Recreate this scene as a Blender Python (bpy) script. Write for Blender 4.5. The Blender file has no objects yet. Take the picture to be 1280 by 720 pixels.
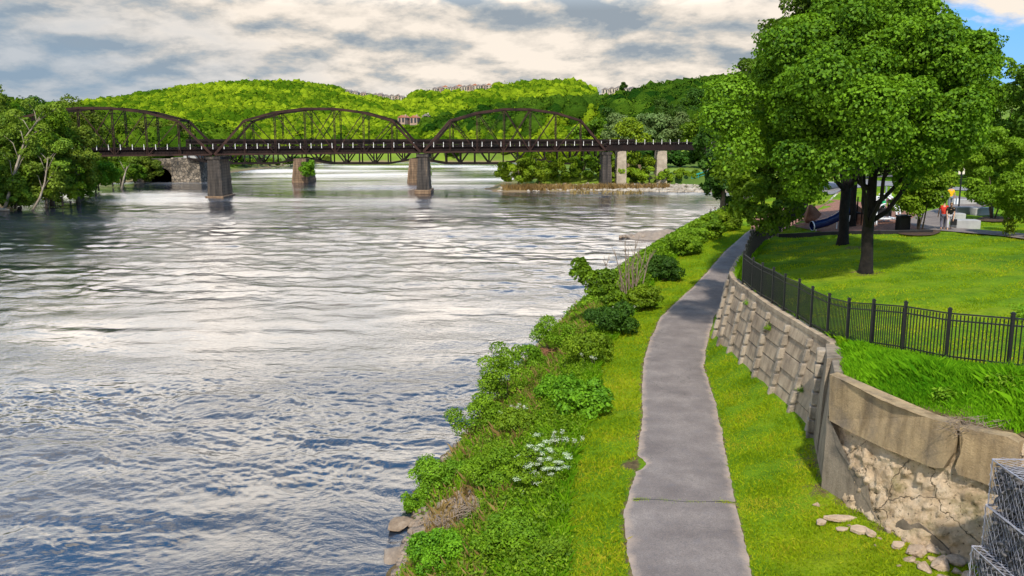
import bpy, bmesh, math, random
import numpy as np
from mathutils import Vector, Matrix
R = math.radians
RNG = np.random.default_rng(7)
random.seed(7)
scene = bpy.context.scene
COL = scene.collection

# ------------------------------------------------------------------ camera
F_PX = 1102.0
TH = math.atan(195.0 / F_PX)
CT, ST = math.cos(TH), math.sin(TH)
CAMZ = 12.6
cam = bpy.data.cameras.new('camera'); cam_o = bpy.data.objects.new('camera', cam); COL.objects.link(cam_o)
cam_o.location = (0, 0, CAMZ); cam_o.rotation_euler = (math.pi / 2 - TH, 0, 0)
cam.sensor_width = 36; cam.lens = F_PX / 1280 * 36; cam.clip_end = 20000; cam.clip_start = 0.1
scene.camera = cam_o

def at_z(px, py, z):
    u, v = px - 640, py - 360
    dx, dy, dz = u, F_PX * CT - v * ST, -(F_PX * ST + v * CT)
    t = (z - CAMZ) / dz
    return Vector((dx * t, dy * t, z))
def at_y(px, py, Y):
    u, v = px - 640, py - 360
    dx, dy, dz = u, F_PX * CT - v * ST, -(F_PX * ST + v * CT)
    t = Y / dy
    return Vector((dx * t, Y, CAMZ + dz * t))

# ------------------------------------------------------------------ tagging
def tag(o, label=None, cat=None, group=None, kind=None):
    if label: o['label'] = label
    if cat: o['category'] = cat
    if group: o['group'] = group
    if kind: o['kind'] = kind
    return o
def empty(name, loc, label, cat, group=None, rz=0):
    o = bpy.data.objects.new(name, None); COL.objects.link(o)
    o.location = loc; o.rotation_euler = (0, 0, rz); o.empty_display_size = 0.3
    return tag(o, label, cat, group)
def copy_tree(o, parent=None):
    c = o.copy(); COL.objects.link(c)
    if parent is not None: c.parent = parent
    for ch in list(o.children): copy_tree(ch, c)
    return c

# ------------------------------------------------------------------ mesh helpers
def np_mesh(name, V, F, mat, parent=None, smooth=False, tint=None, attrs=None):
    V = np.asarray(V, dtype=np.float32); F = np.asarray(F, dtype=np.int32)
    me = bpy.data.meshes.new(name)
    n, k = F.shape
    me.vertices.add(len(V)); me.vertices.foreach_set('co', V.ravel())
    me.loops.add(n * k); me.loops.foreach_set('vertex_index', F.ravel())
    me.polygons.add(n)
    me.polygons.foreach_set('loop_start', np.arange(0, n * k, k, dtype=np.int32))
    try: me.polygons.foreach_set('loop_total', np.full(n, k, dtype=np.int32))
    except Exception: pass
    if smooth: me.polygons.foreach_set('use_smooth', np.ones(n, dtype=bool))
    me.update(calc_edges=True)
    if tint is not None:
        a = me.attributes.new('tint', 'FLOAT', 'POINT'); a.data.foreach_set('value', np.asarray(tint, dtype=np.float32))
    if attrs:
        for kk, vv in attrs.items():
            a = me.attributes.new(kk, 'FLOAT', 'POINT'); a.data.foreach_set('value', np.asarray(vv, dtype=np.float32))
    me.materials.append(mat)
    o = bpy.data.objects.new(name, me); COL.objects.link(o)
    if parent is not None: o.parent = parent
    return o

class MB:
    def __init__(s): s.v = []; s.f = []
    def add(s, vs, fs):
        b = len(s.v); s.v += [tuple(v) for v in vs]; s.f += [tuple(b + i for i in f) for f in fs]
    def box(s, c, size, M=None):
        x, y, z = size[0] / 2, size[1] / 2, size[2] / 2
        vs = [Vector((a * x, b * y, d * z)) for d in (-1, 1) for (a, b) in ((-1, -1), (1, -1), (1, 1), (-1, 1))]
        if M is not None: vs = [M @ v for v in vs]
        c = Vector(c)
        s.add([v + c for v in vs], [(3, 2, 1, 0), (4, 5, 6, 7), (0, 1, 5, 4), (1, 2, 6, 5), (2, 3, 7, 6), (3, 0, 4, 7)])
    def bar(s, p0, p1, w, h, up=(0, 0, 1)):
        p0, p1 = Vector(p0), Vector(p1); d = p1 - p0; L = d.length
        if L < 1e-6: return
        d.normalize(); up = Vector(up)
        if abs(d.dot(up)) > 0.98: up = Vector((0, 1, 0))
        sx = d.cross(up).normalized(); u2 = sx.cross(d).normalized()
        vs = []
        for p in (p0, p1):
            for a, b in ((-1, -1), (1, -1), (1, 1), (-1, 1)): vs.append(p + sx * a * w / 2 + u2 * b * h / 2)
        s.add(vs, [(0, 1, 2, 3), (7, 6, 5, 4), (0, 4, 5, 1), (1, 5, 6, 2), (2, 6, 7, 3), (3, 7, 4, 0)])
    def tube(s, pts, rad, n=8, cap=True):
        pts = [Vector(p) for p in pts]; rings = []
        b0 = len(s.v)
        ref = Vector((0.3, 0.9, 0.1)).normalized()
        for i, p in enumerate(pts):
            d = (pts[min(i + 1, len(pts) - 1)] - pts[max(i - 1, 0)]).normalized()
            a = d.cross(ref)
            if a.length < 0.05: a = d.cross(Vector((1, 0, 0)))
            a.normalize(); b = d.cross(a).normalized()
            r = rad[i] if hasattr(rad, '__len__') else rad
            for k in range(n):
                t = 2 * math.pi * k / n; s.v.append(tuple(p + (a * math.cos(t) + b * math.sin(t)) * r))
        for i in range(len(pts) - 1):
            for k in range(n):
                k2 = (k + 1) % n; q = b0 + i * n
                s.f.append((q + k, q + n + k, q + n + k2, q + k2))
        if cap:
            s.f.append(tuple(b0 + k for k in range(n))); q = b0 + (len(pts) - 1) * n
            s.f.append(tuple(q + n - 1 - k for k in range(n)))
    def prism(s, poly, thick):   # poly: list of 3D points, thick: vector
        n = len(poly); t = Vector(thick); a = [Vector(p) for p in poly]; b = [p + t for p in a]
        fs = [tuple(range(n)), tuple(range(2 * n - 1, n - 1, -1))]
        for i in range(n): j = (i + 1) % n; fs.append((j, i, n + i, n + j))
        s.add(a + b, fs)
    def build(s, name, mat, parent=None, smooth=False, bevel=0):
        me = bpy.data.meshes.new(name); me.from_pydata(s.v, [], s.f); me.update()
        if smooth:
            for p in me.polygons: p.use_smooth = True
        me.materials.append(mat)
        o = bpy.data.objects.new(name, me); COL.objects.link(o)
        if parent is not None: o.parent = parent
        if bevel:
            m = o.modifiers.new('bevel', 'BEVEL'); m.width = bevel; m.segments = 2; m.limit_method = 'ANGLE'
        return o

def ico(sub):
    bm = bmesh.new(); bmesh.ops.create_icosphere(bm, subdivisions=sub, radius=1)
    V = np.array([v.co[:] for v in bm.verts]); F = np.array([[v.index for v in f.verts] for f in bm.faces]); bm.free()
    return V, F
ICO = {k: ico(k) for k in (1, 2, 3, 4)}

def vnoise(P, seed=0, freq=1.0, octaves=3):
    """cheap smooth pseudo noise from summed sines, about -1..1"""
    r = np.random.default_rng(seed); out = np.zeros(len(P)); amp = 1.0; tot = 0
    for o in range(octaves):
        acc = np.zeros(len(P))
        for _ in range(5):
            k = r.normal(size=3); k /= np.linalg.norm(k); k *= freq * (0.7 + 0.6 * r.random())
            acc += np.sin(P @ k * 2 * math.pi + r.random() * 6.28)
        out += amp * acc / 2.6; tot += amp; amp *= 0.5; freq *= 2.1
    return out / tot * 1.2

# ------------------------------------------------------------------ materials
class NT:
    def __init__(s, name):
        s.m = bpy.data.materials.new(name); s.m.use_nodes = True; s.t = s.m.node_tree; s.t.nodes.clear()
        s.out = s.t.nodes.new('ShaderNodeOutputMaterial')
    def n(s, typ, **kw):
        nd = s.t.nodes.new(typ)
        for k, v in kw.items():
            if hasattr(nd, k): setattr(nd, k, v)
        return nd
    def l(s, a, b): s.t.links.new(a, b)
    def noise(s, scale, detail=4, rough=0.55, vec=None, dist=0.0):
        nd = s.n('ShaderNodeTexNoise'); nd.inputs['Scale'].default_value = scale; nd.inputs['Detail'].default_value = detail
        nd.inputs['Roughness'].default_value = rough; nd.inputs['Distortion'].default_value = dist
        if vec is not None: s.l(vec, nd.inputs['Vector'])
        return nd.outputs['Fac']
    def ramp(s, fac, stops):
        r = s.n('ShaderNodeValToRGB'); e = r.color_ramp.elements
        while len(e) > 1: e.remove(e[-1])
        e[0].position = stops[0][0]; e[0].color = (*stops[0][1], 1)
        for p, c in stops[1:]:
            q = e.new(p); q.color = (*c, 1)
        s.l(fac, r.inputs['Fac']); return r.outputs['Color']
    def mix(s, fac, a, b, mode='MIX'):
        m = s.n('ShaderNodeMix'); m.data_type = 'RGBA'; m.blend_type = mode
        for val, idx in ((fac, 0), (a, 6), (b, 7)):
            if hasattr(val, 'is_linked') or hasattr(val, 'links'): s.l(val, m.inputs[idx])
            elif idx == 0: m.inputs[0].default_value = val
            else: m.inputs[idx].default_value = (*val, 1)
        return m.outputs[2]
    def math(s, op, a, b=None, c=None):
        m = s.n('ShaderNodeMath'); m.operation = op
        for i, val in enumerate((a, b, c)):
            if val is None: continue
            if hasattr(val, 'links'): s.l(val, m.inputs[i])
            else: m.inputs[i].default_value = val
        return m.outputs[0]
    def coord(s, kind='Object', scale=None):
        c = s.n('ShaderNodeTexCoord').outputs[kind]
        if scale:
            mp = s.n('ShaderNodeMapping'); mp.inputs['Scale'].default_value = scale; s.l(c, mp.inputs['Vector']); c = mp.outputs[0]
        return c
    def geo(s): return s.n('ShaderNodeNewGeometry').outputs['Position']
    def bump(s, h, dist=0.02, strength=1.0):
        b = s.n('ShaderNodeBump'); b.inputs['Distance'].default_value = dist; b.inputs['Strength'].default_value = strength
        s.l(h, b.inputs['Height']); return b.outputs['Normal']
    def bsdf(s, color, rough=0.9, metal=0, normal=None, spec=0.3):
        p = s.n('ShaderNodeBsdfPrincipled')
        for key, val in (('Base Color', color), ('Roughness', rough), ('Metallic', metal)):
            if hasattr(val, 'links'): s.l(val, p.inputs[key])
            elif key == 'Base Color': p.inputs[key].default_value = (*val, 1)
            else: p.inputs[key].default_value = val
        p.inputs['Specular IOR Level'].default_value = spec
        if normal is not None: s.l(normal, p.inputs['Normal'])
        s.l(p.outputs[0], s.out.inputs[0]); return s.m

def foliage(name, dark, light, trans=0.28, gloss=0.012):
    t = NT(name)
    a = t.n('ShaderNodeAttribute'); a.attribute_name = 'tint'
    oi = t.n('ShaderNodeObjectInfo')
    col = t.ramp(a.outputs['Fac'], [(0.0, dark), (1.0, light)] if name != 'grass_blades' else [(0.0, dark), (0.62, light), (1.0, (0.40, 0.33, 0.03))])
    hs = t.n('ShaderNodeHueSaturation'); t.l(col, hs.inputs['Color'])
    t.l(t.math('MULTIPLY_ADD', oi.outputs['Random'], 0.03, 0.485), hs.inputs['Hue'])
    t.l(t.math('MULTIPLY_ADD', oi.outputs['Random'], 0.35, 0.85), hs.inputs['Value'])
    d = t.n('ShaderNodeBsdfDiffuse'); t.l(hs.outputs[0], d.inputs['Color'])
    tr = t.n('ShaderNodeBsdfTranslucent')
    tc = t.mix(0.5, hs.outputs[0], (light[0] * 1.3, light[1] * 1.25, light[2] * 0.5)); t.l(tc, tr.inputs['Color'])
    m = t.n('ShaderNodeMixShader'); m.inputs[0].default_value = trans; t.l(d.outputs[0], m.inputs[1]); t.l(tr.outputs[0], m.inputs[2])
    g = t.n('ShaderNodeBsdfGlossy'); g.inputs['Roughness'].default_value = 0.6
    m2 = t.n('ShaderNodeMixShader'); m2.inputs[0].default_value = gloss; t.l(m.outputs[0], m2.inputs[1]); t.l(g.outputs[0], m2.inputs[2])
    t.l(m2.outputs[0], t.out.inputs[0]); return t.m

def simple(name, c1, c2, scale=3.0, rough=0.85, bump=0.0, bscale=20, metal=0, spec=0.3, detail=5):
    t = NT(name); g = t.coord('Object')
    col = t.ramp(t.noise(scale, detail, 0.6, g), [(0.3, c1), (0.7, c2)])
    nm = t.bump(t.noise(bscale, 6, 0.65, g), bump) if bump else None
    return t.bsdf(col, rough, metal, nm, spec)

M = {}
M['maple'] = foliage('maple_leaves', (0.030, 0.080, 0.004), (0.190, 0.330, 0.010))
M['maple_dark'] = foliage('dark_maple_leaves', (0.022, 0.060, 0.005), (0.110, 0.210, 0.010))
M['bright'] = foliage('bright_green_leaves', (0.070, 0.160, 0.008), (0.230, 0.390, 0.015))
M['olive'] = foliage('olive_green_leaves', (0.050, 0.095, 0.008), (0.190, 0.270, 0.018))
M['deep'] = foliage('deep_green_leaves', (0.018, 0.055, 0.006), (0.070, 0.155, 0.013))
M['blueish'] = foliage('blue_green_leaves', (0.065, 0.120, 0.010), (0.230, 0.340, 0.026))
M['willow'] = foliage('willow_leaves', (0.090, 0.180, 0.008), (0.300, 0.430, 0.015))
M['bank'] = foliage('bank_shrub_leaves', (0.050, 0.115, 0.005), (0.230, 0.370, 0.012))
M['silver'] = foliage('pale_willow_leaves', (0.080, 0.130, 0.035), (0.220, 0.290, 0.090))
M['blossom'] = foliage('white_blossom', (0.36, 0.42, 0.26), (0.72, 0.76, 0.60), 0.2)
M['grass_blade'] = foliage('grass_blades', (0.092, 0.176, 0.005), (0.310, 0.395, 0.010), 0.4, 0.0)
M['tall_grass'] = foliage('tall_grass_blades', (0.060, 0.190, 0.006), (0.220, 0.430, 0.012), 0.4, 0.0)
M['dry'] = foliage('dry_reeds', (0.13, 0.085, 0.03), (0.34, 0.24, 0.09), 0.2, 0.0)
M['weed'] = foliage('weed_leaves', (0.050, 0.130, 0.006), (0.210, 0.380, 0.012))
M['forest_sun'] = None
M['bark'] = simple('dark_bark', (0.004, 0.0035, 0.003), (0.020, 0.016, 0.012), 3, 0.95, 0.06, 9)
M['bark_pale'] = simple('pale_bark', (0.16, 0.13, 0.09), (0.36, 0.31, 0.24), 1.2, 0.9, 0.02, 6)
M['bark_mid'] = simple('brown_bark', (0.05, 0.038, 0.025), (0.14, 0.11, 0.075), 3, 0.95, 0.02, 10)
M['twig'] = simple('grey_twig', (0.12, 0.09, 0.06), (0.26, 0.2, 0.15), 5, 0.95)
M['steel'] = simple('rusty_black_steel', (0.005, 0.004, 0.0035), (0.020, 0.010, 0.008), 0.35, 0.8, 0.0, metal=0.0, spec=0.2)
M['steel_red'] = simple('rust_brown_steel', (0.012, 0.007, 0.006), (0.055, 0.026, 0.018), 0.5, 0.8, 0.0, spec=0.2)
M['steel_dark'] = simple('sooty_steel', (0.006, 0.005, 0.005), (0.022, 0.014, 0.011), 0.5, 0.85, spec=0.15)
M['white_post'] = simple('white_paint', (0.62, 0.60, 0.55), (0.80, 0.78, 0.74), 2, 0.6)
M['fence'] = simple('black_fence_paint', (0.006, 0.006, 0.007), (0.012, 0.012, 0.013), 2, 0.42, spec=0.5)
M['black'] = simple('black_plastic', (0.008, 0.008, 0.009), (0.016, 0.016, 0.018), 3, 0.5)
M['navy'] = simple('navy_plastic', (0.004, 0.010, 0.050), (0.008, 0.018, 0.085), 3, 0.25, spec=0.5)
M['white_plastic'] = simple('white_metal_paint', (0.60, 0.62, 0.66), (0.78, 0.80, 0.82), 3, 0.35)
M['block'] = simple('pale_concrete', (0.26, 0.26, 0.26), (0.38, 0.38, 0.37), 1.5, 0.85, 0.01, 12)
M['teal'] = simple('teal_paint', (0.01, 0.17, 0.15), (0.02, 0.26, 0.22), 2, 0.5)
M['mulch'] = simple('reddish_mulch', (0.13, 0.058, 0.035), (0.36, 0.18, 0.12), 9, 0.98, 0.05, 25)
M['clay'] = simple('brown_clay_rock', (0.16, 0.075, 0.045), (0.36, 0.19, 0.12), 2.0, 0.95, 0.04, 6)

def masonry(name, c1, c2, scale, mortar=(0.03, 0.028, 0.025)):
    t = NT(name); g = t.coord('Object')
    v = t.n('ShaderNodeTexVoronoi'); v.inputs['Scale'].default_value = scale; t.l(g, v.inputs['Vector'])
    v2 = t.n('ShaderNodeTexVoronoi'); v2.feature = 'DISTANCE_TO_EDGE'; v2.inputs['Scale'].default_value = scale; t.l(g, v2.inputs['Vector'])
    sep = t.n('ShaderNodeSeparateColor'); t.l(v.outputs['Color'], sep.inputs[0])
    base = t.ramp(sep.outputs[0], [(0.0, c1), (1.0, c2)])
    st = t.ramp(t.noise(0.35, 5, 0.6, g), [(0.35, (0.35, 0.33, 0.3)), (0.65, (1, 1, 1))])
    base = t.mix(1.0, base, st, 'MULTIPLY')
    e = t.ramp(v2.outputs['Distance'], [(0.02, (0, 0, 0)), (0.09, (1, 1, 1))])
    col = t.mix(e, mortar, base)
    return t.bsdf(col, 0.92, 0, t.bump(e, 0.05))
M['masonry'] = masonry('rubble_masonry', (0.10, 0.085, 0.065), (0.34, 0.28, 0.21), 1.3)
M['pier_dark'] = None
def pier_mat(name, c1, c2, streak):
    t = NT(name); g = t.coord('Object')
    mp = t.n('ShaderNodeMapping'); mp.inputs['Scale'].default_value = (1.6, 1.6, 0.12); t.l(g, mp.inputs[0])
    col = t.ramp(t.noise(1.2, 5, 0.6, mp.outputs[0]), [(0.35, c1), (0.6, c2), (0.8, streak)])
    w = t.n('ShaderNodeTexWave'); w.wave_type = 'BANDS'; w.bands_direction = 'Z'; w.inputs['Scale'].default_value = 0.55
    w.inputs['Distortion'].default_value = 0.6; t.l(g, w.inputs['Vector'])
    col2 = t.mix(t.ramp(w.outputs['Fac'], [(0.02, (0.6, 0.6, 0.6)), (0.12, (1, 1, 1))]), (0.012, 0.011, 0.01), col)
    return t.bsdf(col2, 0.95, 0, t.bump(t.noise(3, 5, 0.6, g), 0.08))
M['pier_dark'] = pier_mat('sooty_pier_stone', (0.020, 0.018, 0.016), (0.060, 0.050, 0.042), (0.17, 0.125, 0.08))
M['pier_brown'] = pier_mat('brown_pier_stone', (0.07, 0.045, 0.028), (0.19, 0.125, 0.075), (0.33, 0.24, 0.15))
M['pier_pale'] = simple('pale_pier_concrete', (0.20, 0.16, 0.115), (0.38, 0.32, 0.24), 0.5, 0.9, 0.02, 4)

def concrete(name, base, warm, dark, grain=0.006):
    t = NT(name); g = t.geo()
    mp = t.n('ShaderNodeMapping'); mp.inputs['Scale'].default_value = (1.5, 1.5, 0.25); t.l(g, mp.inputs[0])
    a = t.ramp(t.noise(1.1, 6, 0.62, g), [(0.32, dark), (0.5, base), (0.68, warm)])
    b = t.ramp(t.noise(2.2, 6, 0.6, mp.outputs[0]), [(0.3, (0.45, 0.42, 0.38)), (0.55, (1, 1, 1))])
    c = t.mix(0.75, a, b, 'MULTIPLY')
    f = t.ramp(t.noise(28, 5, 0.7, g), [(0.3, (0.7, 0.7, 0.7)), (0.6, (1, 1, 1))])
    c = t.mix(0.7, c, f, 'MULTIPLY')
    return t.bsdf(c, 0.95, 0, t.bump(t.noise(14, 7, 0.7, g), grain * 4))
M['crib'] = concrete('weathered_block_concrete', (0.36, 0.275, 0.185), (0.46, 0.36, 0.245), (0.22, 0.165, 0.115))
M['crib_head'] = concrete('grey_header_concrete', (0.32, 0.265, 0.20), (0.43, 0.365, 0.28), (0.15, 0.125, 0.095), 0.012)
M['band'] = concrete('tan_stained_concrete', (0.31, 0.225, 0.125), (0.40, 0.29, 0.155), (0.18, 0.14, 0.095))
M['slabc'] = concrete('grey_stained_concrete', (0.25, 0.20, 0.145), (0.31, 0.25, 0.18), (0.13, 0.11, 0.085))
t = NT('exposed_aggregate'); g = t.geo()
c = t.ramp(t.noise(1.6, 7, 0.65, g), [(0.3, (0.42, 0.29, 0.17)), (0.5, (0.68, 0.51, 0.33)), (0.72, (0.80, 0.65, 0.47))])
c = t.mix(t.ramp(t.noise(9, 6, 0.7, g), [(0.32, (1, 1, 1)), (0.42, (0, 0, 0))]), c, (0.10, 0.07, 0.04))
c = t.mix(t.ramp(t.noise(0.9, 6, 0.7, g), [(0.56, (0, 0, 0)), (0.68, (0.6, 0.6, 0.6))]), c, (0.13, 0.13, 0.02))
cv = t.n('ShaderNodeTexVoronoi'); cv.feature = 'DISTANCE_TO_EDGE'; cv.inputs['Scale'].default_value = 0.6
dn = t.n('ShaderNodeTexNoise'); dn.inputs['Scale'].default_value = 2.5; dn.inputs['Detail'].default_value = 6; t.l(g, dn.inputs['Vector'])
dv = t.n('ShaderNodeVectorMath'); dv.operation = 'MULTIPLY_ADD'; t.l(dn.outputs['Color'], dv.inputs[0]); dv.inputs[1].default_value = (0.6, 0.6, 0.6); t.l(g, dv.inputs[2]); t.l(dv.outputs[0], cv.inputs['Vector'])
ck = t.ramp(cv.outputs['Distance'], [(0.0, (.8, .8, .8)), (0.010, (0, 0, 0))])
c = t.mix(ck, c, (0.07, 0.055, 0.03))
hh_ = t.math('SUBTRACT', t.noise(10, 9, 0.8, g), ck)
M['rubble'] = t.bsdf(c, 0.97, 0, t.bump(hh_, 0.14))
t = NT('pale_broken_stone'); g = t.coord('Object'); oi = t.n('ShaderNodeObjectInfo')
c = t.ramp(t.noise(3.0, 6, 0.65, g), [(0.3, (0.30, 0.20, 0.12)), (0.55, (0.50, 0.37, 0.25)), (0.75, (0.62, 0.49, 0.36))])
c = t.mix(t.math('MULTIPLY', oi.outputs['Random'], 0.3), c, (0.40, 0.34, 0.28))
M['stone'] = t.bsdf(c, 0.95, 0, t.bump(t.noise(9, 7, 0.7, g), 0.06))
t = NT('river_rock'); g = t.coord('Object'); oi = t.n('ShaderNodeObjectInfo')
c = t.ramp(t.noise(2.0, 6, 0.65, g), [(0.3, (0.14, 0.095, 0.06)), (0.55, (0.28, 0.20, 0.13)), (0.75, (0.42, 0.33, 0.24))])
c = t.mix(t.math('MULTIPLY', oi.outputs['Random'], 0.6), c, (0.20, 0.18, 0.16))
M['rock'] = t.bsdf(c, 0.9, 0, t.bump(t.noise(6, 7, 0.7, g), 0.06))

# asphalt path
t = NT('grey_asphalt'); g = t.geo()
c = t.ramp(t.noise(0.8, 8, 0.68, g), [(0.33, (0.138, 0.112, 0.098)), (0.52, (0.194, 0.161, 0.140)), (0.7, (0.275, 0.232, 0.198))])
c = t.mix(t.ramp(t.noise(26, 4, 0.8, g), [(0.36, (0.75, 0.75, 0.75)), (0.56, (0, 0, 0))]), c, (0.085, 0.078, 0.08))
c = t.mix(t.ramp(t.noise(34, 3, 0.8, g), [(0.60, (0, 0, 0)), (0.70, (0.6, 0.6, 0.6))]), c, (0.36, 0.33, 0.31))
c = t.mix(t.ramp(t.noise(2.3, 5, 0.7, g), [(0.55, (0, 0, 0)), (0.75, (0.55, 0.55, 0.55))]), c, (0.13, 0.12, 0.125))
ed = t.n('ShaderNodeAttribute'); ed.attribute_name = 'edge'
ef = t.math('ADD', ed.outputs['Fac'], t.math('MULTIPLY_ADD', t.noise(1.5, 5, 0.7, g), 0.9, -0.45))
c = t.mix(t.ramp(ef, [(0.45, (0, 0, 0)), (0.80, (1, 1, 1))]), c, (0.34, 0.26, 0.20))
cr = t.n('ShaderNodeTexVoronoi'); cr.feature = 'DISTANCE_TO_EDGE'; cr.inputs['Scale'].default_value = 0.22
dn = t.n('ShaderNodeTexNoise'); dn.inputs['Scale'].default_value = 1.2; t.l(g, dn.inputs['Vector'])
dv = t.n('ShaderNodeVectorMath'); dv.operation = 'MULTIPLY_ADD'; t.l(dn.outputs['Color'], dv.inputs[0]); dv.inputs[1].default_value = (0.8, 0.8, 0.8); t.l(g, dv.inputs[2])
t.l(dv.outputs[0], cr.inputs['Vector'])
crf = t.ramp(cr.outputs['Distance'], [(0.0, (0.4, 0.4, 0.4)), (0.003, (0, 0, 0))])
c = t.mix(crf, c, (0.05, 0.05, 0.045))
M['asphalt'] = t.bsdf(c, 0.92, 0, t.bump(t.noise(45, 4, 0.7, g), 0.012))
M['road'] = simple('pale_grey_paving', (0.16, 0.16, 0.17), (0.24, 0.24, 0.25), 0.5, 0.9)

# ground: grass with worn patches, soil by attribute
t = NT('lawn_ground'); g = t.geo()
a = t.n('ShaderNodeAttribute'); a.attribute_name = 'soil'
big = t.ramp(t.noise(0.16, 4, 0.6, g), [(0.36, (0.090, 0.190, 0.006)), (0.52, (0.145, 0.265, 0.007)), (0.66, (0.235, 0.310, 0.009))])
mid = t.ramp(t.noise(1.1, 8, 0.74, g), [(0.30, (0.42, 0.52, 0.5)), (0.50, (1, 1, 1)), (0.66, (1.3, 1.15, 1.2)), (0.74, (1.5, 1.15, 2.0))])
c = t.mix(0.9, big, mid, 'MULTIPLY')
fin = t.ramp(t.noise(17, 5, 0.75, g), [(0.3, (0.40, 0.46, 0.35)), (0.55, (1, 1, 1))])
c = t.mix(0.85, c, fin, 'MULTIPLY')
soil = t.ramp(t.noise(3.1, 6, 0.7, g), [(0.3, (0.05, 0.038, 0.018)), (0.55, (0.15, 0.11, 0.05)), (0.75, (0.27, 0.20, 0.11))])
sf = t.math('ADD', a.outputs['Fac'], t.math('MULTIPLY_ADD', t.noise(2.6, 6, 0.7, g), 1.3, -0.65))
c = t.mix(t.ramp(sf, [(0.42, (0, 0, 0)), (0.62, (1, 1, 1))]), c, soil)
M['lawn'] = t.bsdf(c, 0.97, 0, t.bump(t.noise(9, 7, 0.75, g), 0.10), 0.1)
t = NT('far_ground'); g = t.geo()
c = t.ramp(t.noise(0.04, 5, 0.6, g), [(0.35, (0.055, 0.10, 0.012)), (0.55, (0.14, 0.21, 0.015)), (0.7, (0.22, 0.28, 0.02))])
sp = t.n('ShaderNodeSeparateXYZ'); t.l(g, sp.inputs[0])
zz = t.math('ADD', sp.outputs[2], t.math('MULTIPLY', t.noise(0.3, 4, 0.6, g), 1.2))
c = t.mix(t.ramp(t.math('MULTIPLY', zz, 0.3), [(0.22, (1, 1, 1)), (0.5, (0, 0, 0))]), c, (0.17, 0.125, 0.07))
M['far_ground'] = t.bsdf(c, 0.97)

# water
t = NT('river_water'); g = t.geo()
mp = t.n('ShaderNodeMapping'); mp.inputs['Rotation'].default_value = (0, 0, R(-14)); mp.inputs['Scale'].default_value = (0.75, 1.0, 1.0); t.l(g, mp.inputs[0])
wv = mp.outputs[0]
wn = t.n('ShaderNodeTexNoise'); wn.inputs['Scale'].default_value = 0.06; wn.inputs['Detail'].default_value = 3; t.l(g, wn.inputs['Vector'])
warp = t.n('ShaderNodeVectorMath'); warp.operation = 'MULTIPLY_ADD'; t.l(wn.outputs['Color'], warp.inputs[0]); warp.inputs[1].default_value = (9, 9, 0); t.l(wv, warp.inputs[2])
wv = warp.outputs[0]
n1 = t.noise(0.30, 3, 0.5, wv, 0.6)      # swells
n2 = t.noise(1.25, 4, 0.6, wv, 0.9)      # ripples
n3 = t.noise(4.2, 4, 0.6, wv, 0.5)       # small ripples
# ruffled zones
mp2 = t.n('ShaderNodeMapping'); mp2.inputs['Scale'].default_value = (0.35, 1.0, 1.0); mp2.inputs['Rotation'].default_value = (0, 0, R(12)); t.l(g, mp2.inputs[0])
zone = t.ramp(t.noise(0.075, 6, 0.62, mp2.outputs[0], 1.1), [(0.40, (0.18, 0.18, 0.18)), (0.60, (1, 1, 1))])
h = t.math('ADD', t.math('MULTIPLY', n1, 0.09), t.math('MULTIPLY', t.math('ADD', t.math('MULTIPLY', n2, 0.035), t.math('MULTIPLY', n3, 0.032)), zone))
nm = t.bump(h, 1.0, WSTR if 'WSTR' in globals() else 0.75)
gl = t.n('ShaderNodeBsdfGlossy'); gl.inputs['Roughness'].default_value = 0.06; gl.inputs['Color'].default_value = (1, 1, 1, 1); t.l(nm, gl.inputs['Normal'])
ra = t.n('ShaderNodeAttribute'); ra.attribute_name = 'rough'; t.l(ra.outputs['Fac'], gl.inputs['Roughness'])
df = t.n('ShaderNodeBsdfDiffuse'); df.inputs['Color'].default_value = (0.012, 0.018, 0.028, 1)
fr = t.n('ShaderNodeFresnel'); fr.inputs['IOR'].default_value = 1.9; t.l(nm, fr.inputs['Normal'])
mx = t.n('ShaderNodeMixShader'); t.l(fr.outputs[0], mx.inputs[0]); t.l(df.outputs[0], mx.inputs[1]); t.l(gl.outputs[0], mx.inputs[2])
t.l(mx.outputs[0], t.out.inputs[0]); M['water'] = t.m

# ------------------------------------------------------------------ world + sun
SUN_EL, SUN_AZ = R(46), R(184)    # azimuth clockwise from +Y
wd = bpy.data.worlds.new('World'); scene.world = wd; wd.use_nodes = True
nt = wd.node_tree; nt.nodes.clear()
w = NT.__new__(NT); w.t = nt; w.m = wd
wo = nt.nodes.new('ShaderNodeOutputWorld')
sky = w.n('ShaderNodeTexSky'); sky.sky_type = 'NISHITA'; sky.sun_disc = False
sky.sun_elevation = SUN_EL; sky.sun_rotation = SUN_AZ; sky.air_density = 1.0; sky.dust_density = 0.3; sky.ozone_density = 2.0
gam = w.n('ShaderNodeHueSaturation'); gam.inputs['Saturation'].default_value = 1.25; gam.inputs['Value'].default_value = 0.85; nt.links.new(sky.outputs[0], gam.inputs['Color'])
bs = w.n('ShaderNodeBackground'); bs.inputs['Strength'].default_value = 0.085; nt.links.new(w.mix(0.75, gam.outputs[0], (1.5, 4.6, 9.8)), bs.inputs[0])
dirv = w.n('ShaderNodeTexCoord').outputs['Generated']
sx = w.n('ShaderNodeSeparateXYZ'); nt.links.new(dirv, sx.inputs[0])
zc = w.math('ADD', w.math('MAXIMUM', sx.outputs[2], 0.0), 0.30)
cx = w.n('ShaderNodeCombineXYZ')
nt.links.new(w.math('DIVIDE', sx.outputs[0], zc), cx.inputs[0]); nt.links.new(w.math('DIVIDE', sx.outputs[1], zc), cx.inputs[1])
cx.inputs[2].default_value = 3.7
P_ = cx.outputs[0]
n_a = w.noise(2.3, 10, 0.61, P_, 0.1)
n_b = w.noise(4.6, 8, 0.58, P_, 0.2)
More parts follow.
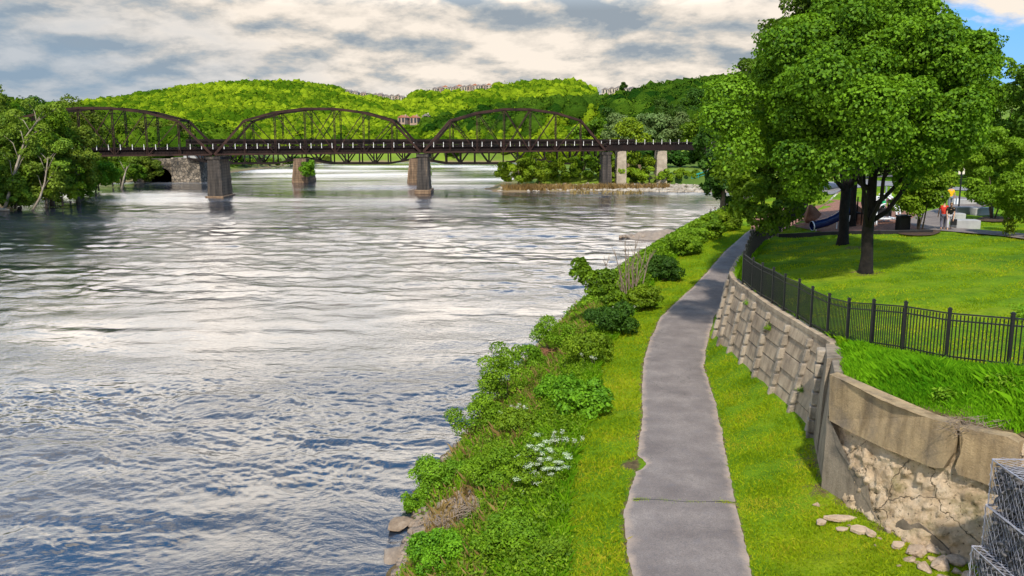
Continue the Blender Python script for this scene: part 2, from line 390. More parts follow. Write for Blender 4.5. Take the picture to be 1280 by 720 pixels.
mpb = w.n('ShaderNodeMapping'); mpb.inputs['Location'].default_value = (-0.02, 0.09, 0); nt.links.new(P_, mpb.inputs[0])
n_a2 = w.noise(2.3, 10, 0.61, mpb.outputs[0], 0.1)
# coverage: full near horizon, broken above ~17 degrees and towards the right edge
cov = w.math('MAXIMUM', w.math('MULTIPLY_ADD', w.math('MAXIMUM', w.math('SUBTRACT', sx.outputs[2], 0.25), 0.0), -2.8, 0.23), -0.21)
rt = w.math('MULTIPLY_ADD', w.math('MAXIMUM', w.math('SUBTRACT', sx.outputs[0], 0.33), 0.0), -4.0, 0.0)
cov = w.math('ADD', cov, w.math('MAXIMUM', rt, -0.46))
mk = w.math('ADD', w.math('ADD', n_a, w.math('MULTIPLY', n_b, 0.3)), w.math('ADD', cov, 0.055))
mask = w.ramp(mk, [(0.515, (0, 0, 0)), (0.62, (1, 1, 1))])
dif = w.math('MULTIPLY_ADD', w.math('SUBTRACT', n_a, n_a2), 3.4, 0.04)
sh = w.math('ADD', w.math('MULTIPLY_ADD', n_b, 1.0, 0.0), dif)
ccol = w.ramp(sh, [(0.12, (0.24, 0.28, 0.32)), (0.32, (0.36, 0.375, 0.38)), (0.46, (0.47, 0.445, 0.41)), (0.60, (0.60, 0.545, 0.48)), (0.85, (0.74, 0.66, 0.57))])
# bluish bank low on the left
lf = w.math('MULTIPLY', w.ramp(w.math('ADD', w.math('MULTIPLY', sx.outputs[0], -1.0), w.math('MULTIPLY_ADD', sx.outputs[2], -2.6, w.math('MULTIPLY', n_b, 0.35))), [(0.16, (0, 0, 0)), (0.46, (1, 1, 1))]), 0.6)
ccol = w.mix(lf, ccol, (0.19, 0.29, 0.40))
bc = w.n('ShaderNodeBackground'); nt.links.new(ccol, bc.inputs[0])
hi = w.math('MULTIPLY_ADD', w.ramp(sx.outputs[2], [(0.13, (0, 0, 0)), (0.21, (1, 1, 1)), (0.36, (1, 1, 1)), (0.5, (.3, .3, .3))]), 2.3, 0.92)
nt.links.new(hi, bc.inputs['Strength'])
mxw = w.n('ShaderNodeMixShader'); nt.links.new(mask, mxw.inputs[0]); nt.links.new(bs.outputs[0], mxw.inputs[1]); nt.links.new(bc.outputs[0], mxw.inputs[2])
nt.links.new(mxw.outputs[0], wo.inputs[0])
sun = bpy.data.lights.new('sun', 'SUN'); sun.energy = 3.9; sun.angle = R(2.0); sun.color = (1.0, 0.93, 0.82)
so = bpy.data.objects.new('sun', sun); COL.objects.link(so)
sd = Vector((math.sin(SUN_AZ) * math.cos(SUN_EL), math.cos(SUN_AZ) * math.cos(SUN_EL), math.sin(SUN_EL)))
so.rotation_euler = sd.to_track_quat('Z', 'Y').to_euler(); so.location = (60, -40, 80)
scene.view_settings.view_transform = 'Standard'; scene.view_settings.look = 'None'; scene.view_settings.gamma = 1
scene.view_settings.exposure = 0.55
# ================================================================== NEAR GROUND
def interp_line(pts):
    pts = sorted(pts); ys = [p[0] for p in pts]; xs = [p[1] for p in pts]
    return lambda y: np.interp(y, ys, xs)
Wf = interp_line([(4, -4.8), (18, -3.9), (23.6, -3.3), (30.8, -2.95), (37, -1.5), (52, 1.8), (68, 6.4), (85, 12.2), (100, 17.5), (113, 23.5), (128, 29.5), (140, 34)])
Sf = interp_line([(4, 0.5), (18.9, 0.7), (22.5, 0.95), (27.4, 1.6), (33.6, 2.6), (41.7, 4.3), (54.5, 8.0), (75, 15.8), (88, 22.2), (110, 33), (140, 46)])
Lf = interp_line([(4, 2.6), (18.7, 2.72), (22, 2.95), (25, 3.7), (30.3, 4.67), (34.4, 5.24), (38.2, 5.9), (42, 6.75), (46.9, 8.1), (49.6, 9.2), (55.4, 11.8), (64, 15.6), (69.4, 18.3), (85, 25.5), (110, 36.5), (140, 50)])
Rf = interp_line([(4, 5.5), (18.7, 5.47), (24.6, 6.4), (28.3, 7.05), (31.7, 7.6), (34.5, 7.95), (37, 8.3), (41, 9.3), (47, 11.0), (55.4, 14.7), (64, 18.7), (69, 21.4), (85, 28.6), (110, 39.6), (140, 53)])
BASE = [(4, 20.5), (12, 16.5), (15, 13.9), (17, 12.0), (18.3, 10.75), (19.0, 10.15), (20.6, 9.22), (22.5, 8.38), (25.7, 9.15), (27.3, 9.5), (28.8, 9.5), (39.5, 9.52), (41.5, 9.75), (47, 11.6), (53, 14.5), (60, 17.7), (69, 22.2), (85, 29.6), (110, 40.5), (140, 54)]
TOP = [(4, 20.7), (12, 16.7), (15, 14.1), (17, 12.2), (18.3, 10.95), (19.15, 10.2), (20.6, 9.32), (22.9, 8.62), (25.8, 9.6), (27.3, 10.1), (30, 10.1), (33.6, 10.0), (40, 10.15), (42, 10.5), (47, 12.15), (53, 15.1), (60, 18.5), (69, 23.0), (85, 30.4), (110, 41.3), (140, 55)]
Bf, Tf = interp_line(BASE), interp_line(TOP)
ZPATH = interp_line([(4, 2.6), (42, 2.6), (50, 2.8), (56, 3.15), (64, 4.0), (70, 4.6), (85, 5.0), (140, 5.0)])
ZB = interp_line([(4, 3.0), (19, 3.0), (24, 3.1), (28, 3.3), (38, 3.2), (42, 3.0), (50, 3.1), (56, 3.4), (64, 4.3), (70, 4.9), (85, 5.4), (140, 5.4)])
ZT = interp_line([(4, 6.1), (23, 6.1), (30, 5.95), (42, 5.9), (53, 5.95), (70, 6.0), (85, 6.1), (140, 5.9)])
FPOST = []
for px, Y, ht in zip([1270, 1190, 1134, 1093.7, 1062.6, 1037.5, 1016, 999, 981, 966, 952, 940, 928],
                     [19.7, 21.0, 22.3, 23.6, 24.9, 26.3, 27.6, 28.9, 30.3, 31.7, 33.1, 34.5, 35.9],
                     [4.08, 4.23, 4.32, 4.51, 4.72, 4.84, 4.85, 4.83, 4.88, 4.87, 4.91, 4.91, 4.82]):
    Y *= 1.07; FPOST.append([(px - 640) * Y / 1085, Y, 12.6 - ht * 1.07 - 1.3 - .10])
FH = 1.3
cor = FPOST[-1]
fence_far = []
pts_far = [(cor[0], cor[1]), (12.6, 45.9), (15.4, 53.0), (19.2, 61.5), (23.6, 70.5)]
acc = 0; prev = np.array(pts_far[0], float); step = 1.5
for q in pts_far[1:]:
    q = np.array(q, float); d = q - prev; L = np.hypot(*d); n = max(1, round(L / step))
    for i in range(1, n + 1):
        p = prev + d * i / n; fence_far.append([p[0], p[1], 6.14])
    prev = q
pre = [[16.5, 16.2, 7.2], [14.55, 18.6, 7.1]]
FLINE = pre + FPOST + fence_far
fy = [p[1] for p in FLINE]; fx = [p[0] for p in FLINE]; fz = [p[2] for p in FLINE]
def FXf(y): return np.interp(y, fy + [110], fx + [42.5])
def FZf(y): return np.interp(y, fy + [110], fz + [6.2])
def park_z(x, y):
    s = np.clip((x - 10 - 0.15 * np.maximum(y - 40, 0)) / 14, 0, 1); return 6.15 + 0.75 * s * s * (3 - 2 * s)

COLS = []   # (function x, function z)
def bank_z(fr):   # from water (0) to slope top (1)
    return lambda y: (0.0 + (ZPATH(y) - 0.15) * (fr ** 0.85))
def lin(fa, fb, t): return lambda y: fa(y) * (1 - t) + fb(y) * t
COLS.append((lambda y: Wf(y) - 9, lambda y: -2.5 + 0 * y))
COLS.append((lambda y: Wf(y) - 2.5, lambda y: -0.9 + 0 * y))
for k in range(0, 9): COLS.append((lin(Wf, Sf, k / 8), bank_z(k / 8)))
for k in range(1, 5): COLS.append((lin(Sf, Lf, k / 4), lin(lambda y: ZPATH(y) - 0.15, ZPATH, k / 4)))
for k in range(1, 4): COLS.append((lin(Lf, Rf, k / 3), ZPATH))
iR = len(COLS) - 1
for k in range(1, 7): COLS.append((lambda y, k=k: Rf(y) + np.maximum(Bf(y) + 0.12 - Rf(y), 0.15) * k / 6, lin(ZPATH, ZB, (k / 6) ** 1.3)))
NLOW = len(COLS)
TX = lambda y: np.maximum(Tf(y) + 0.22, Rf(y) + 0.6)
COLS.append((TX, lambda y: ZT(y) - 0.03))
for k in range(1, 5): COLS.append((lin(TX, lambda y: np.maximum(FXf(y), TX(y) + 0.1), k / 4), lin(ZT, FZf, (k / 4) ** 0.8)))
fx2 = lambda y: np.maximum(FXf(y), TX(y) + 0.1)
for d in (0.7, 1.5, 2.5, 3.6, 5, 7, 9, 11, 13, 16, 19, 22, 26, 30, 36, 44, 54, 66, 80, 110, 160):
    def fxx(y, d=d): return fx2(y) + d
    def fzz(y, d=d):
        b = min(1, d / 5); return FZf(y) * (1 - b) + park_z(fx2(y) + d, y) * b
    COLS.append((fxx, fzz))
def ground_z(x, y):
    xs = [c[0](y) for c in COLS]; zs = [float(c[1](y)) for c in COLS]
    return float(np.interp(x, xs, zs))
def ground_z_arr(X, Y):
    XS = np.stack([c[0](Y) + 0 * Y for c in COLS]); ZS = np.stack([c[1](Y) + 0 * Y for c in COLS])
    idx = np.clip((XS <= X[None]).sum(0) - 1, 0, len(COLS) - 2); ar = np.arange(len(X))
    x0, x1, z0, z1 = XS[idx, ar], XS[idx + 1, ar], ZS[idx, ar], ZS[idx + 1, ar]
    t = np.clip((X - x0) / np.maximum(x1 - x0, 1e-6), 0, 1); return z0 + (z1 - z0) * t
rows = list(np.arange(6, 60, 0.4)) + list(np.arange(60, 128.1, 1.5))
rows = np.array(rows)
def sheet(name, c0, c1, sub):
    V = []; soil = []; cols = []
    for i in range(c0, c1 - 1):
        for s in range(sub): cols.append((i, s / sub))
    cols.append((c1 - 1, 0.0))
    Xg = np.zeros((len(rows), len(cols))); Zg = Xg.copy(); Sg = Xg.copy()
    for j, (i, t) in enumerate(cols):
        a = COLS[i]; b = COLS[min(i + 1, len(COLS) - 1)]
        Xg[:, j] = (a[0](rows) + 0 * rows) * (1 - t) + (b[0](rows) + 0 * rows) * t
        Zg[:, j] = (a[1](rows) + 0 * rows) * (1 - t) + (b[1](rows) + 0 * rows) * t
        if i < 10: Sg[:, j] = 1.0 if i + t < 3 else max(0.35, 0.85 - (i + t - 3) * 0.05)
        elif i < 11: Sg[:, j] = 0.3
        if NLOW - 7 <= i < NLOW: Sg[:, j] = 0.0
    Yg = np.repeat(rows[:, None], len(cols), 1)
    P = np.stack([Xg.ravel(), Yg.ravel(), 0 * Yg.ravel()], 1)
    amp = np.zeros(len(cols))
    for j, (i, t) in enumerate(cols):
        amp[j] = 0.16 if i < 9 else (0.03 if i < iR - 3 else 0.0)
        if i > iR and i < NLOW - 1: amp[j] = 0.035
        if i >= NLOW: amp[j] = 0.05
    Zg += (vnoise(P, 3, 0.45, 3).reshape(Zg.shape)) * amp[None]
    if c0 == 0: Sg = np.maximum(Sg, np.clip(1.2 - np.hypot((Xg - 3.62) * 1.6, Yg - 25.6) * 1.6, 0, 1))
    # worn soil at the path edges, the wall's foot
    dl = np.abs(Xg - Lf(Yg)); dr = np.abs(Xg - Rf(Yg)); db = np.abs(Xg - Bf(Yg))
    Sg = np.maximum(Sg, np.clip(0.62 - dl * 1.6, 0, 1)); Sg = np.maximum(Sg, np.clip(0.58 - dr * 2.0, 0, 1))
    if c0 == 0: Sg = np.maximum(Sg, np.where(Yg < 26, np.clip(0.55 - db * 0.35, 0, 1), np.clip(0.4 - db * 0.6, 0, 1)))
    else:
        Sg = np.maximum(Sg, np.where(Yg < 25, np.clip(0.75 - np.abs(Xg - TX(Yg)) * 0.7, 0, 1), 0))
        for tx, ty in ((15.75, 38.8), (18.2, 46.5), (21.7, 53)): Sg = np.maximum(Sg, np.clip(0.8 - np.hypot(Xg - tx, (Yg - ty)) * 0.5, 0, 1))
        Sg = np.maximum(Sg, np.clip(0.42 - np.hypot((Xg - 20.7) / 1.6, Yg - 31) * 0.25, 0, 1))
    nR, nC = Xg.shape
    V = np.stack([Xg.ravel(), Yg.ravel(), Zg.ravel()], 1)
    ii, jj = np.meshgrid(np.arange(nR - 1), np.arange(nC - 1), indexing='ij'); q = (ii * nC + jj).ravel()
    Fq = np.stack([q, q + 1, q + nC + 1, q + nC], 1)
    o = np_mesh(name, V, Fq, M['lawn'], smooth=True, attrs={'soil': Sg.ravel()}); tag(o, kind='structure'); return o
sheet('river_bank_ground', 0, NLOW, 4)
sheet('park_lawn_ground', NLOW, len(COLS), 3)

# water
wy = [7.0]
while wy[-1] < 470: wy.append(wy[-1] + min(max(.09, .52 * wy[-1] ** 2 / (CAMZ * 880)), 3.0))
wy = np.array([-60, -20, 0] + wy); ua = np.r_[np.linspace(-2.5, -.66, 60)[:-1], np.linspace(-.66, .34, 860), np.linspace(.34, 2.5, 60)[1:]]
WU, WY = np.meshgrid(ua, wy); WX = WU * np.maximum(WY, 25); X_, Y_ = WX.ravel(), WY.ravel(); P_w = np.stack([X_, Y_, 0 * X_], 1)
dyg = np.repeat(np.gradient(wy), len(ua)); dxg = np.maximum(Y_, 25) * .00117
zone_ = smooth_ = np.clip(.5 + .55 * vnoise(P_w * np.array([.45, 1, 1]), 61, .028, 4), .12, 1)
wx_ = X_ + .55 * vnoise(P_w, 62, .13, 3); wyy = Y_ + .55 * vnoise(P_w, 63, .11, 2)
rw = np.random.default_rng(64); Hw = np.zeros(len(X_))
for lam, cnt, slope in ((6.5, 7, .020), (3.4, 9, .044), (1.8, 12, .046), (.95, 16, .060), (.5, 20, .080), (.3, 20, .075)):
    for _ in range(cnt):
        l_ = lam * rw.uniform(.75, 1.35); an = R(72) + rw.normal() * 1.0; kx, ky = math.cos(an) * 2 * math.pi / l_, math.sin(an) * 2 * math.pi / l_
        fade = np.clip((l_ / np.maximum(dyg * 1.7, dxg * 2.0) - .9) / 1.0, 0, 1) * (1 + 1.1 * np.clip((Y_ - 50) / 60, 0, 1))
        ph = np.sin(wx_ * kx + wyy * ky + rw.random() * 6.28)
        Hw += fade * ph * slope * 0.95 / cnt ** .5 * l_ / (2 * math.pi) * (.12 + 1.5 * zone_ ** 1.5 if lam < 3 else .5 + .7 * zone_)
rgh = np.interp(Y_, [0, 30, 60, 110, 200, 470], [.04, .05, .08, .13, .20, .28]) * (.15 + 1.35 * zone_)
nCw = len(ua); ii, jj = np.meshgrid(np.arange(len(wy) - 1), np.arange(nCw - 1), indexing='ij'); q = (ii * nCw + jj).ravel()
tag(np_mesh('river_water', np.stack([X_, Y_, Hw - .02], 1), np.stack([q, q + 1, q + nCw + 1, q + nCw], 1), M['water'], smooth=True, attrs={'rough': rgh}), kind='structure')
tag(np_mesh('river_bed', [(x, y, -3.2) for x, y in ((-4000, -300), (4000, -300), (4000, 6000), (-4000, 6000))], [(0, 1, 2, 3)], M['far_ground']), kind='structure')

# path strip
ys = np.arange(5, 90, 0.15); n = 13
V = []; E = []
P = np.stack([ys, 0 * ys, 0 * ys], 1)
jl = vnoise(P, 11, 0.35, 5) * 0.035 + RNG.normal(size=len(ys)) * .012; jr = vnoise(P, 12, 0.35, 5) * 0.035 + RNG.normal(size=len(ys)) * .012
notch = 0.30 * np.clip(1 - np.abs(ys - 25.6) / .6, 0, 1) ** .6
for k in range(n):
    t = k / (n - 1); xl = Lf(ys) + jl + notch; xr = Rf(ys) + jr; xx = xl + (xr - xl) * t
    ed = abs(t - 0.5) * 2
    V.append(np.stack([xx, ys, ZPATH(ys) + 0.045 - 0.05 * ed ** 6 + 0.02], 1)); E.append(np.full(len(ys), ed ** 3 * 0.75))
V = np.stack(V, 1).reshape(-1, 3); E = np.stack(E, 1).ravel()
ii, jj = np.meshgrid(np.arange(len(ys) - 1), np.arange(n - 1), indexing='ij'); q = (ii * n + jj).ravel()
tag(np_mesh('riverside_path', V, np.stack([q, q + 1, q + n + 1, q + n], 1), M['asphalt'], smooth=True, attrs={'edge': E}), kind='structure')

# ================================================================== WALLS
def resample(pts, n):
    pts = np.array(pts, float); d = np.r_[0, np.cumsum(np.hypot(*np.diff(pts, axis=0).T))]
    s = np.linspace(0, d[-1], n); return np.stack([np.interp(s, d, pts[:, 0]), np.interp(s, d, pts[:, 1])], 1)
# precast block wall from far end to the near pilaster
wall = empty('block_retaining_wall', (9.7, 34, 3.2), 'tall stepped grey-tan block retaining wall with upright ribs beside the riverside path', 'retaining wall')
def wl(mb_o): mb_o.parent = wall; mb_o.matrix_parent_inverse = Matrix.Translation((-9.7, -34, -3.2)); return mb_o
ribY = [39.4, 37.5, 35.5, 33.4, 31.1, 28.8, 27.0]
ribY = [53.5, 51.4, 49.3, 47.2, 45.2, 43.2, 41.3] + ribY
ZC = 0.27
def wp(y, t):  # point on wall face, t 0 bottom..1 top
    zb, zt = float(ZB(y)) - 0.25, float(ZT(y)); b, tp = float(Bf(y)), float(Tf(y))
    if 27.0 <= y <= 29: b = 9.5; tp = 10.1
    return Vector((b + (tp - b) * t, y, zb + (zt - zb) * t))
NC = 5
rr = random.Random(5)
for i in range(len(ribY) - 1):
    y0, y1 = ribY[i], ribY[i + 1]
    mb = MB()
    for c in range(NC):
        t0, t1 = c / NC + 0.006, (c + 1) / NC - 0.006
        inset = rr.uniform(-0.015, 0.02) + 0.03
        a, b, d, e = wp(y0, t0), wp(y1, t0), wp(y1, t1), wp(y0, t1)
        off = Vector((inset, 0, 0)); slope = Vector((0.035, 0, 0))
        mb.prism([a + off - slope, b + off - slope, d + off, e + off], (0.5, 0, 0))
    # backing shadow filler
    a, b, d, e = wp(y0, 0), wp(y1, 0), wp(y1, 0.995), wp(y0, 0.995)
    mb.prism([p + Vector((0.10, 0, 0)) for p in (a, b, d, e)], (0.4, 0, 0))
    wl(mb.build('wall_panel', M['crib'], bevel=0.015))
for i, y in enumerate(ribY):
    mb = MB(); NB = 6
    for c in range(NB):
        t0 = c / NB + 0.01; t1 = (c + 0.86) / NB
        if c == NB - 1: t1 = 0.93
        p0, p1 = wp(y, t0), wp(y, t1); mid = (p0 + p1) / 2
        dx = rr.uniform(-0.03, 0.03); wdt = 0.22 + rr.uniform(-.02, .02)
        a = p0 + Vector((-0.17 + dx, wdt / 2, 0)); b = p0 + Vector((-0.17 + dx, -wdt / 2, 0))
        d = p1 + Vector((-0.15 + dx, -wdt / 2, 0)); e = p1 + Vector((-0.15 + dx, wdt / 2, 0))
        mb.prism([a, b, d, e], (0.4, 0, 0))
    wl(mb.build('pilaster', M['crib_head'], bevel=0.03))
mb = MB()
cy = list(np.arange(53.5, 26.9, -0.8)) + [26.9]
cop = []
for y in cy:
    p = wp(y, 1.0); cop.append(p)
for a, b in zip(cop[:-1], cop[1:]):
    mb.prism([a + Vector((-0.05, 0, -0.10)), b + Vector((-0.05, 0, -0.10)), b + Vector((-0.05, 0, 0.05)), a + Vector((-0.05, 0, 0.05))], (0.36, 0, 0))
wl(mb.build('coping', M['crib'], bevel=0))

# broken concrete wall (near): vertical ruled surface through a plan polyline
cw = empty('broken_concrete_wall', (9.3, 20.5, 3.0), 'cracked tan concrete retaining wall with its face fallen away to rough rubble, beside the gabion basket', 'retaining wall')
def cwp(o): o.parent = cw; o.matrix_parent_inverse = Matrix.Translation((-9.3, -20.5, -3.0)); return o
PLAN = [(9.62, 26.9), (9.2, 25.3), (8.5, 22.7), (8.82, 21.6), (9.3, 20.3), (9.95, 19.15), (10.75, 18.35), (12.1, 17.2), (15.0, 15.0)]
def ray_wall(px, py, plan=PLAN[2:], off=0.0):
    u, v = px - 640, py - 360
    D = Vector((u, F_PX * CT - v * ST, -(F_PX * ST + v * CT)))
    k = u / D.y   # x = k*y
    best = None
    for (x0, y0), (x1, y1) in zip(plan[:-1], plan[1:]):
        # point x0+s*(x1-x0) = k*(y0+s*(y1-y0))
        den = (x1 - x0) - k * (y1 - y0)
        if abs(den) < 1e-9: continue
        s = (k * y0 - x0) / den
        if -1e-3 <= s <= 1 + 1e-3 or (best is None and (x0, y0) == plan[0] and s < 0 and s > -0.5):
            yy = y0 + s * (y1 - y0); tt = yy / D.y
            return Vector((k * yy, yy, CAMZ + D.z * tt))
    return best
def face_poly(name, pix, mat, thick, out=0.0, parent=cw, dense=40, bevel=0.0):
    """polygon on the wall surface, given a thickness backwards; densified so that it follows the curve"""
    pts = []
    for a, b in zip(pix, pix[1:] + pix[:1]):
        n = max(1, int(math.hypot(b[0] - a[0], b[1] - a[1]) / 9))
        for i in range(n):
            jx = random.uniform(-0.8, 0.8) if 0 < i else 0; jy = random.uniform(-0.8, 0.8) if 0 < i else 0
            p = ray_wall(a[0] + (b[0] - a[0]) * i / n + jx * 0.6, a[1] + (b[1] - a[1]) * i / n + jy * 0.6)
            if p is not None: pts.append(p)
    bm = bmesh.new(); vs = [bm.verts.new(p) for p in pts]
    f = bm.faces.new(vs)
    bmesh.ops.triangulate(bm, faces=[f])
    nrm = Vector((-0.77, -0.62, 0))
    geom = bmesh.ops.extrude_face_region(bm, geom=bm.faces[:])
    vv = [g for g in geom['geom'] if isinstance(g, bmesh.types.BMVert)]
    for v_ in vv: v_.co -= nrm * thick
    for v_ in bm.verts: v_.co += nrm * out
    bmesh.ops.recalc_face_normals(bm, faces=bm.faces[:])
    me = bpy.data.meshes.new(name); bm.to_mesh(me); bm.free(); me.materials.append(mat)
    o = bpy.data.objects.new(name, me); COL.objects.link(o); cwp(o); return o
face_poly('upper_band', [(1040, 467), (1070, 481), (1105, 499), (1143, 514), (1170, 523), (1193, 529), (1199, 545), (1194, 566), (1182, 584), (1169, 583), (1135, 570), (1110, 560), (1093, 552), (1062, 537), (1039, 524)], M['band'], 0.40, 0.12)
face_poly('end_block', [(1201, 532), (1225, 538), (1262, 545), (1275, 552), (1275, 612), (1252, 612), (1225, 600), (1200, 592), (1196, 583), (1203, 566), (1207, 548)], M['band'], 0.40, 0.10)
face_poly('lower_slab', [(1036, 520), (1043, 532), (1047, 556), (1058, 573), (1067, 585), (1078, 592), (1087, 607), (1085, 624), (1093, 640), (1103, 657), (1103, 672), (1060, 660), (1036, 644), (1027, 628)], M['slabc'], 0.30, 0.08)
face_poly('fallen_face_slab', [(1116, 660), (1124, 651), (1131, 647), (1140, 655), (1151, 652), (1165, 663), (1178, 676), (1190, 688), (1190, 700), (1150, 690), (1120, 675)], M['slabc'], 0.25, 0.10)
# end return pilaster (edge-on strip between the block wall and the broken wall)
mb = MB()
ret = [(9.62, 27.0), (9.1, 25.0), (8.55, 22.75)]
for (x0, y0), (x1, y1) in zip(ret[:-1], ret[1:]):
    mb.prism([(x0 - .05, y0, 2.8), (x1 - .05, y1, 2.8), (x1 + .10, y1, 6.1), (x0 + .25, y0, 6.05)], (0.7, 0.1, 0))
cwp(mb.build('return_wall', M['slabc'], bevel=0.02))
mb = MB()
for k in range(7):
    z0 = 2.9 + k * 0.45
    lx = k * 0.03
    mb.box((9.42 + lx, 26.5 + rr.uniform(-.05, .05), z0 + 0.2), (0.34, 0.5, 0.40), Matrix.Rotation(R(-18), 3, 'Z'))
cwp(mb.build('end_pilaster', M['crib_head'], bevel=0.04))
# rubble core: displaced grid behind the faces
pl = resample(PLAN[2:], 150); nz = 70
Vv = []
for i, (x, y) in enumerate(pl):
    for k in range(nz): Vv.append((x, y, 2.75 + (6.02 - 2.75) * k / (nz - 1)))
Vv = np.array(Vv); nrm = np.array([-0.77, -0.62, 0])
dsp = vnoise(Vv * [1, 1, 1.2], 21, 0.55, 5) * 0.14 + np.abs(vnoise(Vv, 23, 1.9, 5)) * 0.16
zf = (Vv[:, 2] - 2.75) / 3.3
batt = 0.05 + 0.30 * (1 - zf) ** 2
sA = np.repeat(np.arange(len(pl)) / len(pl), nz)
edge = np.clip((0.09 - sA) / 0.09, 0, 1) * 0.25
Vv = Vv + nrm[None] * (np.minimum(batt - 0.22 + dsp * 0.7, 0.20) - edge)[:, None]
ii, jj = np.meshgrid(np.arange(len(pl) - 1), np.arange(nz - 1), indexing='ij'); q = (ii * nz + jj).ravel()
o = np_mesh('rubble_core', Vv, np.stack([q, q + nz, q + nz + 1, q + 1], 1), M['rubble'], smooth=False); cwp(o)

# ================================================================== ROCKS
def rock_mesh(seed, sub=3, flat=0.6, sharp=0.5):
    V, Fc = ICO[sub]; r = np.random.default_rng(seed)
    V = V.copy()
    for _ in range(11):   # cut planes -> angular faces
        nn = r.normal(size=3); nn /= np.linalg.norm(nn); d = r.uniform(0.36, 0.7)
        s = V @ nn; V = V - np.outer(np.maximum(s - d, 0), nn)
    V = V * (1 + 0.05 * vnoise(V, seed + 9, 0.9, 3))[:, None]
    V[:, 2] *= flat; return V, Fc
ROCKS = [rock_mesh(100 + i) for i in range(6)]
rock_me = {}
def rock(name, loc, size, mat, label, group=None, cat='rock', rz=None, tilt=0.0, k=None):
    k = random.randrange(6) if k is None else k
    key = (k, mat.name)
    if key not in rock_me:
        o = np_mesh(name, ROCKS[k][0], ROCKS[k][1], mat); rock_me[key] = o.data
    else:
        o = bpy.data.objects.new(name, rock_me[key]); COL.objects.link(o)
    o.location = loc; o.scale = size; o.rotation_euler = (tilt, random.uniform(-.2, .2), random.uniform(0, 6.28) if rz is None else rz)
    return tag(o, label, cat, group)
# fallen pieces at the foot of the broken wall
G = 'broken concrete pieces fallen from the wall'
def on_ground(px, py, it=6):
    z = 3.0
    for _ in range(it):
        p = at_z(px, py, z); z = ground_z(p.x, p.y)
    return at_z(px, py, z)
def slab(px, py, lx, ly, lz, rz, tilt, label):
    p = on_ground(px, py); rr2 = random.Random(px)
    mb = MB(); nn = 7; poly = []
    for i in range(nn):
        a = 2 * math.pi * i / nn; poly.append((lx / 2 * math.cos(a) * rr2.uniform(.8, 1.15), ly / 2 * math.sin(a) * rr2.uniform(.75, 1.15), 0))
    mb.prism(poly, (0, 0, lz)); o = mb.build('broken_slab', M['stone'], bevel=0.012)
    o.location = p + Vector((0, 0, 0.02)); o.rotation_euler = (tilt, 0.05, rz); tag(o, label, 'concrete piece', G)
slab(1049, 651, 0.80, 0.28, 0.09, 0.05, 0.08, 'long thin pale slab lying on the grass at the foot of the grey wall corner')
slab(1026, 655, 0.36, 0.24, 0.08, 0.9, 0.1, 'small tilted pale slab left of the long thin one on the grass')
slab(1052, 663, 0.34, 0.2, 0.05, 0.2, 0.02, 'flat grey slab sunk in the grass under the long thin one')
slab(1075, 665, 0.50, 0.34, 0.09, -0.2, 0.12, 'squarish flat pale slab on the grass just right of the sunken grey slab')
slab(1088, 670, 0.28, 0.30, 0.10, 1.1, 0.3, 'small upended pale fragment right of the squarish slab')
slab(1121, 684, 0.44, 0.22, 0.09, 0.5, 0.35, 'dark edged thin plate tilted against the large pale rocks')
for px, py, s, lb, kk in [(1110, 664, (.20, .17, .18), 'small pinkish rock against the fallen face slab', 0), (1142, 692, (.40, .33, .27), 'large pale broken rock, first of the heap under the fallen slab', 1),
                      (1163, 689, (.26, .22, .2), 'pale rock wedged behind the heap, under the fallen slab', 2), (1176, 709, (.46, .30, .27), 'largest pale rock lying lengthwise in front of the heap', 3),
                      (1196, 702, (.30, .26, .28), 'pinkish upright rock right of the largest pale one', 4), (1205, 690, (.26, .18, .14), 'flat pale rock behind the pinkish upright rock', 5),
                      (1219, 703, (.17, .38, .38), 'tall grey stone block leaning by the gabion basket', 1), (1153, 711, (.28, .22, .2), 'pale rock at the front left of the heap', 2),
                      (1124, 708, (.10, .08, .08), 'tiny pale chip on the grass left of the rock heap', 0), (1137, 700, (.22, .16, .12), 'bluish grey flat stone in the rock heap', 5),
                      (1180, 727, (.34, .26, .2), 'pale rock cut by the bottom edge of the photo', 4), (1229, 697, (.14, .12, .12), 'small pale rock tucked against the gabion foot', 3),
                      (1021, 632, (.12, .10, .12), 'small light grey stone standing alone on the grass by the wall corner', 2),
                      (1094, 682, (.06, .05, .05), 'pale chip on the grass below the upended fragment', 3), (1210, 722, (.3, .25, .2), 'brown rock in front of the leaning grey block', 0),
    (1132, 676, (.15, .12, .1), 'small tan rock behind the large pale broken one', 2), (1155, 678, (.18, .13, .12), 'tan rock leaning on the fallen face slab', 4), (1184, 690, (.16, .14, .12), 'small tan rock between the fallen slab and the largest rock', 1), (1147, 704, (.12, .1, .09), 'tan stone chip under the large pale broken rock', 5), (1196, 716, (.2, .16, .14), 'tan rock below the pinkish upright rock', 3), (1165, 700, (.2, .15, .14), 'tan angular rock in the middle of the heap', 0), (1100, 674, (.1, .08, .06), 'tan chip right of the small pinkish rock', 2), (1062, 657, (.08, .06, .05), 'tan chip under the right end of the long thin slab', 4)]:
    p = on_ground(px, py); rock('broken_rock', p + Vector((0, 0, s[2] * .25)), s, M['stone'], lb, G, k=kk)

